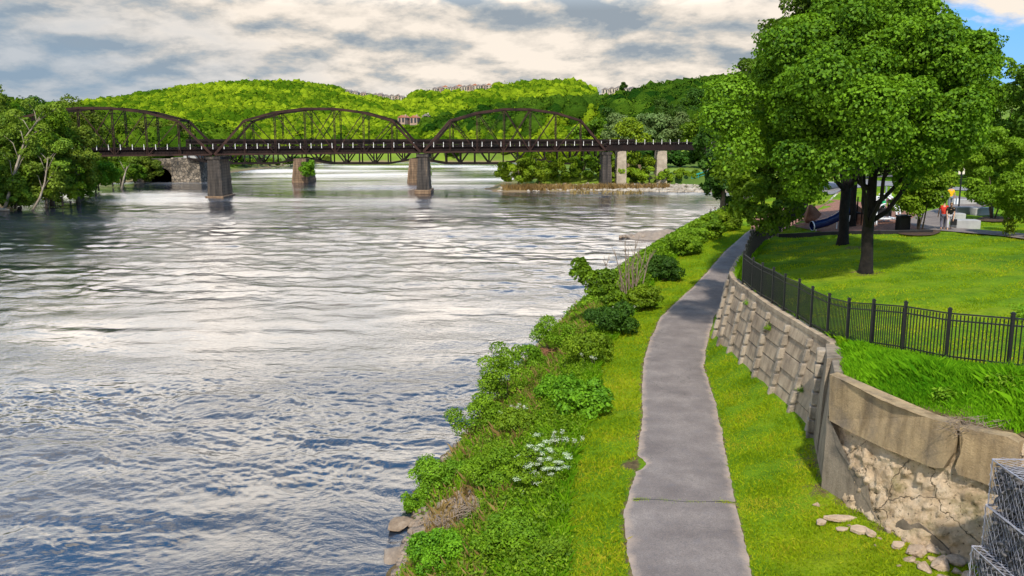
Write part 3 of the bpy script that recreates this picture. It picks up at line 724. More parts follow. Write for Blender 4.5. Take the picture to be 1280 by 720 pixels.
# gabion basket
gb = empty('gabion_basket', (10.9, 13.5, 2.8), 'stack of wire mesh gabion baskets full of dark stones at the lower right corner', 'gabion')
def gbp(o): o.parent = gb; o.matrix_parent_inverse = Matrix.Translation((-10.9, -13.5, -2.8)); return o
M['gstone'] = simple('dark_slate_stone', (0.035, 0.034, 0.038), (0.17, 0.155, 0.145), 7, 0.85, 0.03, 12)
M['wire'] = simple('galvanised_wire', (0.22, 0.22, 0.26), (0.40, 0.40, 0.46), 3, 0.5, metal=0.0, spec=0.4)
tiers = [(9.42, 4.25, 2.75), (9.62, 5.15, 4.22), (9.66, 6.12, 5.14)]
Y1g, Y0g, X1g = 16.85, 12.2, 13.2
for ti, (gx, ztop, zbot) in enumerate(tiers):
    Vs, Fs, tt = [], [], 0
    r = np.random.default_rng(50 + ti)
    def add_stone(c, s):
        global_k = r.integers(0, 6); V, Fc = ROCKS[global_k]; 
        th = r.uniform(0, 6.28); ct, st = math.cos(th), math.sin(th)
        W = V * s * r.uniform(.8, 1.2, 3); W = W @ np.array([[ct, st, 0], [-st, ct, 0], [0, 0, 1]]) + c
        Fs.append(Fc + sum(len(v) for v in Vs)); Vs.append(W)
    for _ in range(620):
        add_stone((gx + 0.10 + r.uniform(-.03, .05), r.uniform(Y0g, Y1g - .08), r.uniform(zbot + .06, ztop - .06)), r.uniform(.05, .11) * np.array([1, 1.3, 1.15]))
    for _ in range(260): add_stone((r.uniform(gx + .05, 11.5), r.uniform(Y0g, Y1g - .08), ztop - .09), r.uniform(.06, .12) * np.array([1.2, 1.2, .9]))
    gbp(np_mesh('stone_fill', np.concatenate(Vs), np.concatenate(Fs), M['gstone']))
    mb = MB(); mb.box(((gx + .14 + X1g) / 2, (Y0g + Y1g) / 2, (zbot + ztop) / 2 - .05), (X1g - gx - .14, Y1g - Y0g - .16, ztop - zbot - .16))
    gbp(mb.build('core', M['gstone']))
    # hexagonal wire: zig-zag verticals
    mb = MB(); hx = 0.085; hz = 0.11
    def wires(fp, nu, nv):
        for i in range(nu):
            pts = []
            for j in range(nv + 1):
                sg = 1 if (j + i) % 2 else -1
                pts.append(fp(i * hx + sg * hx * 0.36 + r.uniform(-.006, .006), j * hz / 1.0))
            mb.tube(pts, 0.0034, 3, cap=False)
    hh = ztop - zbot
    wires(lambda a, b: (gx - .005 + 0.02 * math.sin(a * 7 + b * 5), Y1g - a, zbot + min(b, hh)), int((Y1g - Y0g) / hx), int(hh / hz))
    wires(lambda a, b: (gx + min(b, 2.0), Y1g - a, ztop + 0.01 + 0.015 * math.sin(a * 6 + b * 7)), int((Y1g - Y0g) / hx), 16)
    wires(lambda a, b: (gx + a, Y1g, zbot + min(b, hh)), 20, int(hh / hz))
    for z_ in (ztop, zbot): mb.bar((gx - .01, Y0g, z_), (gx - .01, Y1g, z_), .016, .016); mb.bar((gx, Y1g, z_), (X1g, Y1g, z_), .016, .016)
    mb.bar((gx, Y1g, zbot), (gx, Y1g, ztop), .016, .016)
    gbp(mb.build('wire_mesh', M['wire']))

# ================================================================== FENCE
fn = empty('metal_fence', (FLINE[2][0], FLINE[2][1], FLINE[2][2]), 'black metal picket fence running along the top of the retaining wall and round the lawn', 'fence')
off = Matrix.Translation((-FLINE[2][0], -FLINE[2][1], -FLINE[2][2]))
for i, p in enumerate(FLINE):
    mb = MB(); b = Vector(p)
    w = 0.075
    mb.box(b + Vector((0, 0, (FH + .08) / 2 - .1)), (w, w, FH + .28)); mb.box(b + Vector((0, 0, FH + .10)), (w + .02, w + .02, .03)); mb.box(b + Vector((0, 0, FH + .125)), (w - .02, w - .02, .03))
    o = mb.build('fence_post', M['fence']); o.parent = fn; o.matrix_parent_inverse = off
for a, b in zip(FLINE[:-1], FLINE[1:]):
    a, b = Vector(a), Vector(b); d = b - a; L = d.length; mb = MB(); e = d.normalized()
    for hz in (FH - 0.02, FH - 0.20, 0.14): mb.bar(a + e * .04 + Vector((0, 0, hz)), b - e * .04 + Vector((0, 0, hz)), .028, .036)
    n = int(round(L / 0.105))
    for k in range(1, n):
        p = a + d * (k / n); top = FH - 0.05 if k % 2 else FH - 0.05
        mb.bar(p + Vector((0, 0, .05)), p + Vector((0, 0, top)), .024, .024, up=(0, 1, 0))
    # alternate short spears between the two top rails
    o = mb.build('fence_panel', M['fence']); o.parent = fn; o.matrix_parent_inverse = off
# ================================================================== FAR TERRAIN
XLs = interp_line([(60, -95), (130, -88), (147, -85), (175, -93), (205, -101), (222, -100), (229, -95), (240, -92), (280, -88), (339, -87), (372, -86), (385, 40)])
XRs = interp_line([(150, 600), (181, 600), (183, 75), (187, 45), (190, -4), (200, -6), (240, 0), (300, 0), (340, 0), (372, 6), (385, -60)])
def smooth01(t): t = np.clip(t, 0, 1); return t * t * (3 - 2 * t)
SIL = [(-400, 150), (-100, 140), (60, 130), (90, 125), (150, 118), (200, 109), (250, 103), (300, 99), (370, 99), (420, 106), (450, 110), (500, 117), (530, 110), (545, 106), (610, 103), (640, 102), (680, 97), (725, 98), (738, 107), (770, 114), (830, 112), (900, 112), (1300, 120), (1700, 130)]
RX = [(p[0] - 640) / 1130 * 1000 for p in SIL]; RZ = [12.6 + (165 - p[1]) / 1130 * 1000 - 15 for p in SIL]
SIL2 = [(-400, 170), (420, 170), (500, 164), (540, 150), (600, 139), (660, 131), (700, 129), (730, 129), (760, 126), (800, 117), (850, 110), (880, 106), (900, 104), (1000, 94), (1300, 88), (1700, 88)]
RX2 = [(p[0] - 640) / 1130 * 480 for p in SIL2]; RZ2 = [12.6 + (165 - p[1]) / 1130 * 480 - 9 for p in SIL2]
def far_z(X, Y):
    riv = np.minimum(X - XLs(Y), XRs(Y) - X)          # >0 inside river
    yf = np.interp(X, [-6, 45, 75, 200], [190.5, 187.5, 184, 181])
    inland = np.where((X > -20) & (Y < 330), np.minimum(-riv, Y - yf), -riv)
    inland = np.where(Y > 380, np.maximum(inland, Y - 380), inland)
    ps = (X > -20) & (Y < 300)
    z = np.where(inland > 0, np.where(ps, 1.1 + 2.1 * smooth01((Y - 215) / 60), 3.2) * smooth01(inland / 16) + 1.0 * smooth01(inland / 2.5) * 0.35, np.maximum(inland * 0.3, -2.6))
    k = X * 1000 / np.maximum(Y, 300)
    rz = np.interp(X / np.maximum(Y, 600) * 1000, RX, RZ) * np.clip(Y / 1000, 0.6, 1.0)
    hill = (rz - 3) * smooth01((Y - 560) / 440.0) * np.where(Y > 1000, np.maximum(0.5, 1 - (Y - 1000) / 900), 1)
    z = z + np.maximum(hill, 0)
    rz2 = np.interp(X / np.maximum(Y, 300) * 480, RX2, RZ2)
    h2 = np.maximum(rz2 - 3, 0) * smooth01((Y - 260) / 200.0) * smooth01((900 - Y) / 300)
    h2 = h2 * np.where(X < 40, smooth01((Y - 385) / 90 + np.clip(X, 0, 40) / 40), 1)
    z = np.maximum(z, 3 + h2) * (inland > 12) + z * (inland <= 12)
    # left hill slope
    h3 = 14 * smooth01((-X - 130) / 120) * smooth01((Y - 120) / 100) * smooth01((700 - Y) / 200)
    return z + h3 * (inland > 12)
Yr = np.r_[np.arange(60, 181, 6), np.arange(181, 250, 1.5), np.arange(250, 400, 4), np.arange(400, 1400, 14), np.arange(1400, 3000, 80)]
Xr = np.r_[np.arange(-1500, -260, 25), np.arange(-260, -110, 5), np.arange(-110, 60, 1.6), np.arange(60, 260, 5), np.arange(260, 1500, 25)]
GX, GY = np.meshgrid(Xr, Yr)
GZ = far_z(GX.ravel(), GY.ravel())
P = np.stack([GX.ravel(), GY.ravel(), 0 * GX.ravel()], 1)
GZ = GZ + vnoise(P, 31, 0.15, 3) * 0.25 * (GY.ravel() < 400) + vnoise(P, 32, 0.006, 3) * 3 * smooth01((GY.ravel() - 500) / 300)
# nothing under the near park
GZ = np.where((GX.ravel() > -70) & (GY.ravel() < 181), -3.0, GZ)
nC = len(Xr); ii, jj = np.meshgrid(np.arange(len(Yr) - 1), np.arange(nC - 1), indexing='ij'); q = (ii * nC + jj).ravel()
tag(np_mesh('far_hills_and_banks', np.stack([GX.ravel(), GY.ravel(), GZ], 1), np.stack([q, q + 1, q + nC + 1, q + nC], 1), M['far_ground'], smooth=True), kind='structure')
def fz1(x, y): return float(far_z(np.array([float(x)]), np.array([float(y)]))[0])

# ================================================================== BRIDGES
DIR = Vector((39.2, 11.3, 0)).normalized(); SPAN = 40.8
P1 = Vector((-57.8, 172.4, 0)); P0 = P1 - DIR * SPAN; P2 = P1 + DIR * SPAN; P3 = P2 + DIR * SPAN
SK = Vector((0.3, 5.0, 0))       # far truss is set back by this
def zdeck(s): return 7.95 + (s + SPAN) / (4 * SPAN) * 0.7
rb = empty('railway_truss_bridge', (P1.x, P1.y, 0), 'rusty black railway bridge of three arched trusses, the nearer of the two bridges', 'bridge')
rbo = Matrix.Translation((-P1.x, -P1.y, 0))
def rbp(o, par=None):
    o.parent = par or rb
    if par is None: o.matrix_parent_inverse = rbo
    return o
HTS = [0, 6.4, 8.0, 8.75, 8.75, 8.0, 6.4, 0]
rngb = random.Random(3)
for si in range(3):
    A = P0 + DIR * SPAN * si
    deck = None
    for side, name in ((0, 'near_truss'), (1, 'far_truss')):
        mb = MB(); o_ = SK * side
        def pt(i, h=0.0):
            s = i / 7 * (SPAN - 0.5) + 0.25; p = A + DIR * s + o_; p.z = zdeck(si * SPAN + s - 0) + h; return p
        for i in range(7):
            mb.bar(pt(i), pt(i + 1), .30, .34)
            a, b = pt(i, HTS[i]), pt(i + 1, HTS[i + 1])
            if i not in (0, 6): mb.bar(a, b, .42, .46)
            else: mb.bar(a, b, .40, .44)
        for i in range(1, 7):
            a, b = pt(i), pt(i, HTS[i])
            for dd in (-.13, .13): mb.bar(a + DIR * dd, b + DIR * dd, .09, .24)
            nl = int(HTS[i] / .55)     # lacing
            for k in range(nl):
                p, q = a.lerp(b, k / nl), a.lerp(b, (k + 1) / nl); s_ = .13 if k % 2 else -.13
                mb.bar(p + DIR * s_, q - DIR * s_, .03, .05)
        for i in (1, 2, 3): mb.bar(pt(i, HTS[i]), pt(i + 1), .10, .16)
        for i in (6, 5, 4): mb.bar(pt(i, HTS[i]), pt(i - 1), .10, .16)
        mb.bar(pt(3), pt(4, HTS[4]), .07, .07)
        for i in (2, 5): mb.bar(pt(i), pt(i + (1 if i == 2 else -1), HTS[i + (1 if i == 2 else -1)]), .05, .06)
        rbp(mb.build(name, M['steel_red'] if side == 0 else M['steel']))
    mb = MB()
    for i in range(1, 7):      # top struts and sway bracing
        s = i / 7 * (SPAN - .5) + .25; p = A + DIR * s; p.z = zdeck(si * SPAN + s) + HTS[i]
        mb.bar(p, p + SK, .2, .25)
        mb.bar(p - Vector((0, 0, 1.0)), p + SK - Vector((0, 0, 1.0)), .1, .12)
        if i < 6:
            s2 = (i + 1) / 7 * (SPAN - .5) + .25; p2 = A + DIR * s2; p2.z = zdeck(si * SPAN + s2) + HTS[i + 1]
            mb.bar(p, p2 + SK, .07, .08); mb.bar(p + SK, p2, .07, .08)
    rbp(mb.build('top_bracing', M['steel']))
    mb = MB()
    z0 = zdeck(si * SPAN); z1 = zdeck((si + 1) * SPAN)
    a = A.copy(); b = A + DIR * SPAN; a.z = z0; b.z = z1
    for o_ in (SK * .12, SK * .88):
        mb.bar(a + o_ + Vector((0, 0, .62)), b + o_ + Vector((0, 0, .62)), .25, .85)
        mb.bar(a + o_ + Vector((0, -.2, 1.08)), b + o_ + Vector((0, -.2, 1.08)), .6, .12)
    n = 58
    for k in range(n):
        p = a.lerp(b, (k + .5) / n) + SK * .1 + Vector((0, -.12, .62)); mb.bar(p - Vector((0, 0, .42)), p + Vector((0, 0, .42)), .07, .07)
    for i in range(0, 8): p = a.lerp(b, i / 7); mb.bar(p + Vector((0, 0, .35)), p + SK + Vector((0, 0, .35)), .3, .75)
    for k in range(66): p = a.lerp(b, (k + .5) / 66) + Vector((0, 0, 1.2)); mb.bar(p + SK * .05, p + SK * .95, .24, .2)
    for fr in (.38, .62): mb.bar(a + SK * fr + Vector((0, 0, 1.38)), b + SK * fr + Vector((0, 0, 1.38)), .08, .16)
    rbp(mb.build('deck', M['steel']))
# girder approach
GL = 27.0
mb = MB(); a = P3.copy(); b = P3 + DIR * GL; a.z = zdeck(3 * SPAN) + .1; b.z = a.z + .1
for o_ in (SK * .1, SK * .8):
    mb.bar(a + o_ + Vector((0, 0, .55)), b + o_ + Vector((0, 0, .55)), .22, 1.5); mb.bar(a + o_ + Vector((0, -.05, 1.32)), b + o_ + Vector((0, -.05, 1.32)), .5, .1)
    mb.bar(a + o_ + Vector((0, -.05, -.2)), b + o_ + Vector((0, -.05, -.2)), .45, .08)
for k in range(34):
    p = a.lerp(b, (k + .5) / 34) + SK * .1 + Vector((0, -.13, .55)); mb.bar(p - Vector((0, 0, .7)), p + Vector((0, 0, .7)), .09, .09)
for k in range(40): p = a.lerp(b, (k + .5) / 40) + Vector((0, 0, 1.45)); mb.bar(p, p + SK * .95, .24, .18)
rbp(mb.build('girder_span', M['steel']))
for k in range(84):
    s = 12 + k * 2.06
    if s > 4 * SPAN + 22: break
    z = zdeck(s) + 1.05 if s < 3 * SPAN else zdeck(3 * SPAN) + 1.3
    mb = MB(); p = P0 + DIR * s + SK * .02 + Vector((0, -.15, 0)); p.z = z
    tl = rngb.uniform(-.04, .04)
    mb.bar(p, p + Vector((tl, 0, 1.0)), .10, .10)
    rbp(mb.build('railing_post', M['white_post']))
mb = MB()
for s0, s1 in ((6, 3 * SPAN), (3 * SPAN, 3 * SPAN + 22)):
    for hh in (.55, .92):
        a = P0 + DIR * s0 + Vector((0, -.18, 0)); b = P0 + DIR * s1 + Vector((0, -.18, 0))
        a.z = zdeck(s0) + 1.05 + hh; b.z = zdeck(s1) + 1.05 + hh; mb.bar(a, b, .02, .02)
rbp(mb.build('railing_cable', M['steel']))
def pier(c, wx, wy, ztop, batter, mat, nose=0.0, zb=-1.5):
    bm = bmesh.new(); rings = []
    N = 14
    for k in range(N + 1):
        t = k / N; z = zb + (ztop - zb) * t; g = (1 - t) * batter
        hx = wx / 2 + g; hy = wy / 2 + g
        pts = [(-hx, -hy), (0, -hy - nose * hx), (hx, -hy), (hx, hy), (0, hy + nose * hx), (-hx, hy)]
        rings.append([bm.verts.new((x + rngb.uniform(-.05, .05), y + rngb.uniform(-.05, .05), z)) for x, y in pts])
    for k in range(N):
        for i in range(6):
            j = (i + 1) % 6; bm.faces.new((rings[k][i], rings[k][j], rings[k + 1][j], rings[k + 1][i]))
    bm.faces.new(rings[-1]); bm.faces.new(rings[0][::-1])
    me = bpy.data.meshes.new('pier'); bm.to_mesh(me); bm.free(); me.materials.append(mat); me.materials.append(M['pier_brown'])
    for p_ in me.polygons:
        if p_.normal.x > .8: p_.material_index = 1  # right-hand faces: brown stone with their sunlit look put into the colour
    o = bpy.data.objects.new('pier', me); COL.objects.link(o); o.location = c; return o
def attach(o, par):
    o.parent = par; o.matrix_parent_inverse = Matrix.Translation(-par.location); return o
def capstone(c, wx, wy, z, par):
    mb = MB(); mb.box((c[0], c[1], z), (wx + .5, wy + .5, .5)); o = mb.build('pier_cap', M['pier_dark']); attach(o, rb)
for P_, w_, l_, mt in ((P1, 2.3, 6.0, M['pier_dark']), (P2, 2.0, 5.6, M['pier_dark']), (P3, 1.8, 5.2, M['pier_dark'])):
    c = P_ + SK * .5; zt = zdeck((P_ - P0).length) - .42
    o = pier((c.x, c.y, 0), w_, l_, zt - .5, 0.38, mt, 0.15); attach(o, rb)
    capstone((c.x, c.y), w_, l_, zt - .25, rb)
c = P0 + SK * .5; attach(pier((c.x, c.y, 0), 3.2, 8, 7.3, .5, M['pier_dark'], .2), rb)
for s_, w_ in ((3.6, 1.9), (13.3, 2.1), (26.5, 3.4)):
    c = P3 + DIR * s_ + SK * .45; o = pier((c.x, c.y, 0), w_, 4.0, 8.45, 0.18, M['pier_pale'], 0, 0.0); o.name = 'concrete_pier'; attach(o, rb)
# reddish water stain band and debris at pier 2
mb = MB(); c = P2 + SK * .5
mb.box((c.x, c.y, .35), (3.4, 7.4, .9)); o = mb.build('footing', M['pier_brown'], bevel=.15); attach(o, rb)
mb = MB(); c = P1 + SK * .5
mb.box((c.x, c.y, .1), (3.6, 7.6, .5)); o = mb.build('footing', M['pier_brown'], bevel=.1); attach(o, rb)

# second bridge: deck truss behind
Y2 = 225.0
db = empty('deck_truss_bridge', (-53, Y2, 0), 'sooty black deck truss railway bridge on stone piers behind the arched truss bridge', 'bridge')
XS2 = [-82, -53, -24, 5, 31]
for a, b in zip(XS2[:-1], XS2[1:]):
    for yo in (0, 4.5):
        mb = MB(); n = 8; ztop = 10.7
        mb.bar((a, Y2 + yo, ztop - .55), (b, Y2 + yo, ztop - .55), .5, 1.3)
        bot = lambda t: 6.1 - 1.35 * min(1, min(t, 1 - t) * 4.2)
        for i in range(n):
            t0, t1 = i / n, (i + 1) / n; x0, x1 = a + (b - a) * t0, a + (b - a) * t1
            mb.bar((x0, Y2 + yo, bot(t0)), (x1, Y2 + yo, bot(t1)), .4, .45)
            mb.bar((x0, Y2 + yo, bot(t0)), (x0, Y2 + yo, ztop - 1), .3, .3)
            if i % 2: mb.bar((x0, Y2 + yo, bot(t0)), (x1, Y2 + yo, ztop - 1), .28, .3)
            else: mb.bar((x0, Y2 + yo, ztop - 1), (x1, Y2 + yo, bot(t1)), .28, .3)
        mb.bar((b, Y2 + yo, bot(1)), (b, Y2 + yo, ztop - 1), .3, .3)
        attach(mb.build('truss', M['steel_dark']), db)
    mb = MB(); mb.box(((a + b) / 2, Y2 + 2.25, 10.4), (b - a - .02, 5.6, .3))
    for k in range(9):
        x = a + (b - a) * k / 8; mb.bar((x, Y2, 8.0), (x, Y2 + 4.5, 8.0), .2, .3)
    attach(mb.build('deck', M['steel_dark']), db)
for x, mt in ((-53, M['pier_brown']), (-24, M['pier_brown']), (5, M['pier_dark']), (31, M['pier_brown'])):
    attach(pier((x - .3, Y2 + 2.5, 0), 3.0, 8.0, 6.0, 0.75, mt, .2), db)
# stone abutment with an arched opening on the left bank
ab = empty('stone_abutment', (-88, 228, 0), 'old rubble stone abutment with a dark arched opening on the left bank under the bridges', 'abutment')
def arch_wall(x0, x1, y, zt, ax, aw, ah):
    mb = MB(); N = 12; th = 1.6
    poly = [(x0, y, -1.0), (ax - aw / 2, y, -1.0), (ax - aw / 2, y, ah - aw / 2)]
    poly += [(ax - aw / 2 * math.cos(math.pi * k / N), y, ah - aw / 2 + aw / 2 * math.sin(math.pi * k / N)) for k in range(1, N)]
    poly += [(ax + aw / 2, y, ah - aw / 2), (ax + aw / 2, y, -1.0), (x1, y, -1.0), (x1, y, zt), (x0, y, zt)]
    bm = bmesh.new(); f = bm.faces.new([bm.verts.new(p) for p in poly]); bmesh.ops.triangulate(bm, faces=[f])
    g = bmesh.ops.extrude_face_region(bm, geom=bm.faces[:])
    for v_ in [e for e in g['geom'] if isinstance(e, bmesh.types.BMVert)]: v_.co.y += th
    bmesh.ops.recalc_face_normals(bm, faces=bm.faces[:])
    me = bpy.data.meshes.new('arch_wall'); bm.to_mesh(me); bm.free(); me.materials.append(M['masonry'])
    o = bpy.data.objects.new('arch_wall', me); COL.objects.link(o); return o
attach(arch_wall(-97, -86.6, 227.5, 5.9, -89.8, 5.2, 3.6), ab)
mb = MB(); mb.box((-92, 236, 2), (9, 14, 5.5)); attach(mb.build('arch_shade_fill', M['black']), ab)  # solid black box: shade inside the arch given as colour
mb = MB(); mb.prism([(-86.6, 225.5, -1), (-79, 225.5, -1), (-79.3, 225.6, 6.0), (-86.4, 225.6, 6.2)], (0, 6, 0)); attach(mb.build('buttress', M['masonry'], bevel=.1), ab)
mb = MB(); mb.box((-81.5, 228, 6.4), (3.6, 4, .7)); attach(mb.build('bearing_block', M['block']), ab)
# ================================================================== FOLIAGE
def unit(v): return v / np.maximum(np.linalg.norm(v, axis=1, keepdims=True), 1e-9)
def leaf_cards(P, N, size, r, aspect=0.75, fold=0.18):
    n = len(P); N = unit(N)
    T = unit(np.cross(N, r.normal(size=(n, 3)))); B = np.cross(N, T)
    s = (size * r.uniform(0.65, 1.3, n))[:, None]
    V = np.stack([P - T * s * .5, P + B * s * aspect * .5 + N * s * fold, P + T * s * .5, P - B * s * aspect * .5 + N * s * fold], 1)
    F = np.arange(4 * n).reshape(n, 4); return V.reshape(-1, 3), F
def lumps_in(r, n, rad, shell=0.55, zmin=-0.75, flat_bottom=True):
    d = unit(r.normal(size=(n * 3, 3))); d = d[d[:, 2] > zmin][:n]
    q = shell + (1 - shell) * r.random(len(d)) ** 0.6
    return d * q[:, None] * np.array(rad)[None]
def crown_cloud(r, lumps, lr, nleaf, up=0.35, squash=0.75, droop=0.0):
    """lumps: centres (n,3); lr radii (n,)"""
    w = lr ** 2; w = w / w.sum(); idx = r.choice(len(lumps), nleaf, p=w)
    d = unit(r.normal(size=(nleaf, 3))); d[:, 2] += 0.45; d = unit(d)
    rad = lr[idx] * (0.72 + 0.32 * r.random(nleaf) ** 0.5)
    # frayed outline: sprigs
    fr = 1 + 0.35 * np.maximum(0, vnoise(lumps[idx] + d * lr[idx][:, None], 77, 1.0 / max(lr.mean(), .1), 2))
    P = lumps[idx] + d * (rad * fr)[:, None] * np.array([1, 1, squash])
    P[:, 2] -= droop * np.hypot(d[:, 0], d[:, 1]) * lr[idx] * r.random(nleaf)
    N = d * 0.8 + r.normal(size=(nleaf, 3)) * 0.55; N[:, 2] += up
    tint = np.clip(0.42 + 0.16 * r.normal(size=nleaf) + 0.36 * (r.random(len(lumps)) - .5)[idx], 0, 1)
    return P, N, tint
def make_crown(name, mat, parent, lumps, lr, nleaf, size, seed, **kw):
    r = np.random.default_rng(seed); P, N, tint = crown_cloud(r, lumps, lr, nleaf, **kw)
    V, F = leaf_cards(P, N, size, r)
    return np_mesh(name, V, F, mat, parent, tint=np.repeat(tint, 4))
def trunk_mesh(name, mat, parent, base_r, h, tips, r, lean=(0, 0), forks=3, n=9, start=0.35, wob=.12):
    mb = MB(); pts = []; rad = []
    K = 7
    for k in range(K + 1):
        t = k / K; pts.append(Vector((lean[0] * t * t + r.uniform(-wob, wob) * t * .5, lean[1] * t * t + r.uniform(-wob, wob) * t * .5, h * t)))
        rad.append(base_r * (1.45 if k == 0 else (1.08 if k == 1 else 1.0 - .55 * t)))
    pts[0].z = -.25
    mb.tube(pts, rad, n)
    for tp in tips:
        tp = Vector(tp); f = r.uniform(start, .95); i = f * K; i0 = int(i); p = pts[i0].lerp(pts[min(i0 + 1, K)], i - i0)
        br = base_r * (1 - .55 * f) * r.uniform(.38, .6); q = []
        for k in range(6):
            t = k / 5; m = p.lerp(tp, t); m.z += math.sin(t * math.pi) * -.06 * (tp - p).length + (t * t - t) * .15 * (tp - p).length * -.2
            m += Vector((r.uniform(-1, 1), r.uniform(-1, 1), r.uniform(-.6, .6))) * .05 * (tp - p).length * (1 if 0 < k < 5 else 0); q.append(m)
        mb.tube(q, [br * (1 - .8 * k / 5) for k in range(6)], 6)
    return mb.build(name, mat, parent, smooth=True)
def tree(name, loc, label, cat, group, H, rad, zc, nl, lr, nleaf, size, mat, bark, br, seed, lean=(0, 0), shell=.5, zmin=-.75, tips=10, th=None, extra=None, cut=None, **kw):
    """H total height is zc+rad z; crown ellipsoid centre at height zc (relative), radii rad"""
    r = np.random.default_rng(seed)
    t = empty(name, loc, label, cat, group)
    L = lumps_in(r, nl, rad, shell, zmin) + np.array([lean[0], lean[1], zc]); R_ = lr * r.uniform(.7, 1.3, len(L))
    if extra is not None:
        ex = np.array([e[:3] for e in extra]); L = np.concatenate([L, ex]); R_ = np.r_[R_, [e[3] for e in extra]]
    if cut is not None: kk = cut(L); L = L[kk]; R_ = R_[kk]
    rp = random.Random(seed); tp = [tuple(L[rp.randrange(len(L))] * [.85, .85, .95]) for _ in range(tips)]
    trunk_mesh('trunk', bark, t, br, th or zc * 1.05, tp, rp, lean)
    make_crown('crown', mat, t, L, R_, nleaf, size, seed + 1, **kw)
    return t

# ---- the big maples of the park
def top_z(py, Y): return CAMZ + Y * (165 - py) / 1120
G_M = 'large maples on the park lawn'
def lum_px(spec, base):      # (px,py,Y,r) -> local lump
    out = []
    for px, py, Y, rr_ in spec:
        p = at_y(px, py, Y); out.append((p.x - base[0], p.y - base[1], p.z - base[2], rr_))
    return out
T1 = (15.75, 38.8, ground_z(15.75, 38.8))
tree('maple_tree', T1, 'biggest maple with the thick dark trunk nearest the viewer on the lawn', 'tree', G_M, 12.5, (5.6, 4.9, 4.9), 7.7, 120, 1.15, 115000, .20, M['maple'], M['bark'], .31, 41,
     lean=(-.2, 0), shell=.55, zmin=-.62, tips=26, start=.3, th=7.5) if False else None
def maple(loc, label, spec_r, zc, nl, lr, nleaf, size, mat, br, seed, extra=None, forkz=2.6, limbs=7, lean=(0, 0), cut=None, zmin=-.6, kids=True):
    r = np.random.default_rng(seed); rp = random.Random(seed)
    t = empty('maple_tree', loc, label, 'tree', G_M)
    L = lumps_in(r, nl, spec_r, .5, zmin) + np.array([lean[0], lean[1], zc]); R_ = lr * r.uniform(.65, 1.35, len(L))
    if extra: ex = np.array([e[:3] for e in extra]); L = np.concatenate([L, ex]); R_ = np.r_[R_, [e[3] for e in extra]]
    if cut is not None: kk = cut(L); L = L[kk]; R_ = R_[kk]
    mb = MB()
    pts = [Vector((0, 0, -.3)), Vector((0, 0, .15)), Vector((.02, 0, .8)), Vector((-.03, .02, 1.8)), Vector((0, 0, forkz)), Vector((.05, .05, forkz + 1.8)), Vector((.1, .05, zc)), Vector((lean[0] * .6, lean[1] * .6, zc + spec_r[2] * .5))]
    mb.tube(pts, [br * 1.7, br * 1.25, br * 1.02, br, br * .98, br * .72, br * .5, br * .15], 12)
    order = sorted(range(len(L)), key=lambda i: r.random())
    for j in range(limbs):
        a = 2 * math.pi * j / limbs + rp.uniform(-.3, .3); z0 = forkz + rp.uniform(-.7, 1.2)
        e = Vector((spec_r[0] * .62 * math.cos(a), spec_r[1] * .62 * math.sin(a), zc + rp.uniform(-.35, .5) * spec_r[2]))
        p = Vector((0, 0, z0)); q = []
        for k in range(8):
            t_ = k / 7; m = Vector((e.x * t_ ** .75, e.y * t_ ** .75, z0 + (e.z - z0) * t_ ** 1.15)); q.append(m + Vector((rp.uniform(-.1, .1), rp.uniform(-.1, .1), 0)) * (1 if k else 0))
        rb_ = br * rp.uniform(.36, .55); mb.tube(q, [rb_ * (1 - .82 * k / 7) for k in range(8)], 8)
        for s_ in range(3):
            k0 = rp.randrange(2, 6); b0 = q[k0]; tp = Vector(L[order[(j * 3 + s_) % len(L)]])
            if (tp - b0).length > spec_r[0] * 1.1: continue
            mb.tube([b0, b0.lerp(tp, .5) + Vector((rp.uniform(-.2, .2), 0, -.1)), tp], [rb_ * .35, rb_ * .2, .02], 6)
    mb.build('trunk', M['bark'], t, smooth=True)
    make_crown('crown', mat, t, L, R_, nleaf, size, seed + 1)
    return t
ex1 = lum_px([(905, 150, 38, 1.0), (925, 190, 38, 1.1), (915, 120, 38.5, 1.1), (1165, 205, 38, .7), (1130, 195, 37, .9), (1135, 225, 37.5, .6),
              (1070, 195, 34.5, 1.0), (1040, 205, 35, .9), (1095, 165, 34, 1.2), (1000, 200, 36, 1.1), (1010, 235, 36.5, .8), (1085, 130, 33.8, 1.3), (1030, 100, 34.5, 1.3), (985, 60, 37, 1.2), (1130, 50, 38, .9), (1158, 85, 38, .9), (1100, 35, 38.5, .9)], T1)
maple(T1, 'biggest maple, the one with the thick dark trunk standing nearest on the open lawn', (4.75, 4.6, 4.2), 7.6, 260, .66, 190000, .15, M['maple'], .25, 41, ex1, forkz=2.5, limbs=8, lean=(-.3, 0))
p = at_z(1053, 309, 6.35); T2 = (p.x, p.y, ground_z(p.x, p.y))
maple(T2, 'tall darker maple whose trunk stands just left of and behind the biggest one', (4.2, 4.2, 4.8), 9.6, 110, 1.0, 60000, .22, M['maple_dark'], .26, 52, None, forkz=3.2, limbs=7, lean=(-.6, 0))
p = at_z(1064, 291, 6.3); T3 = (p.x, p.y, ground_z(p.x, p.y))
maple(T3, 'third maple, its thinner trunk showing between the two front maple trunks', (4.0, 4.0, 4.4), 9.6, 60, 1.3, 35000, .25, M['maple_dark'], .2, 63, None, forkz=4, limbs=6)
p = at_z(969, 284, 6.2); T4 = (p.x, p.y, ground_z(p.x, p.y))
ex4 = lum_px([(950, 270, 47, .75), (985, 262, 47, .8), (935, 240, 48, .9), (1000, 240, 48, .8), (960, 285, 46.5, .5), (915, 215, 48, .9), (975, 280, 47, .5), (925, 262, 47.5, .6)], T4)
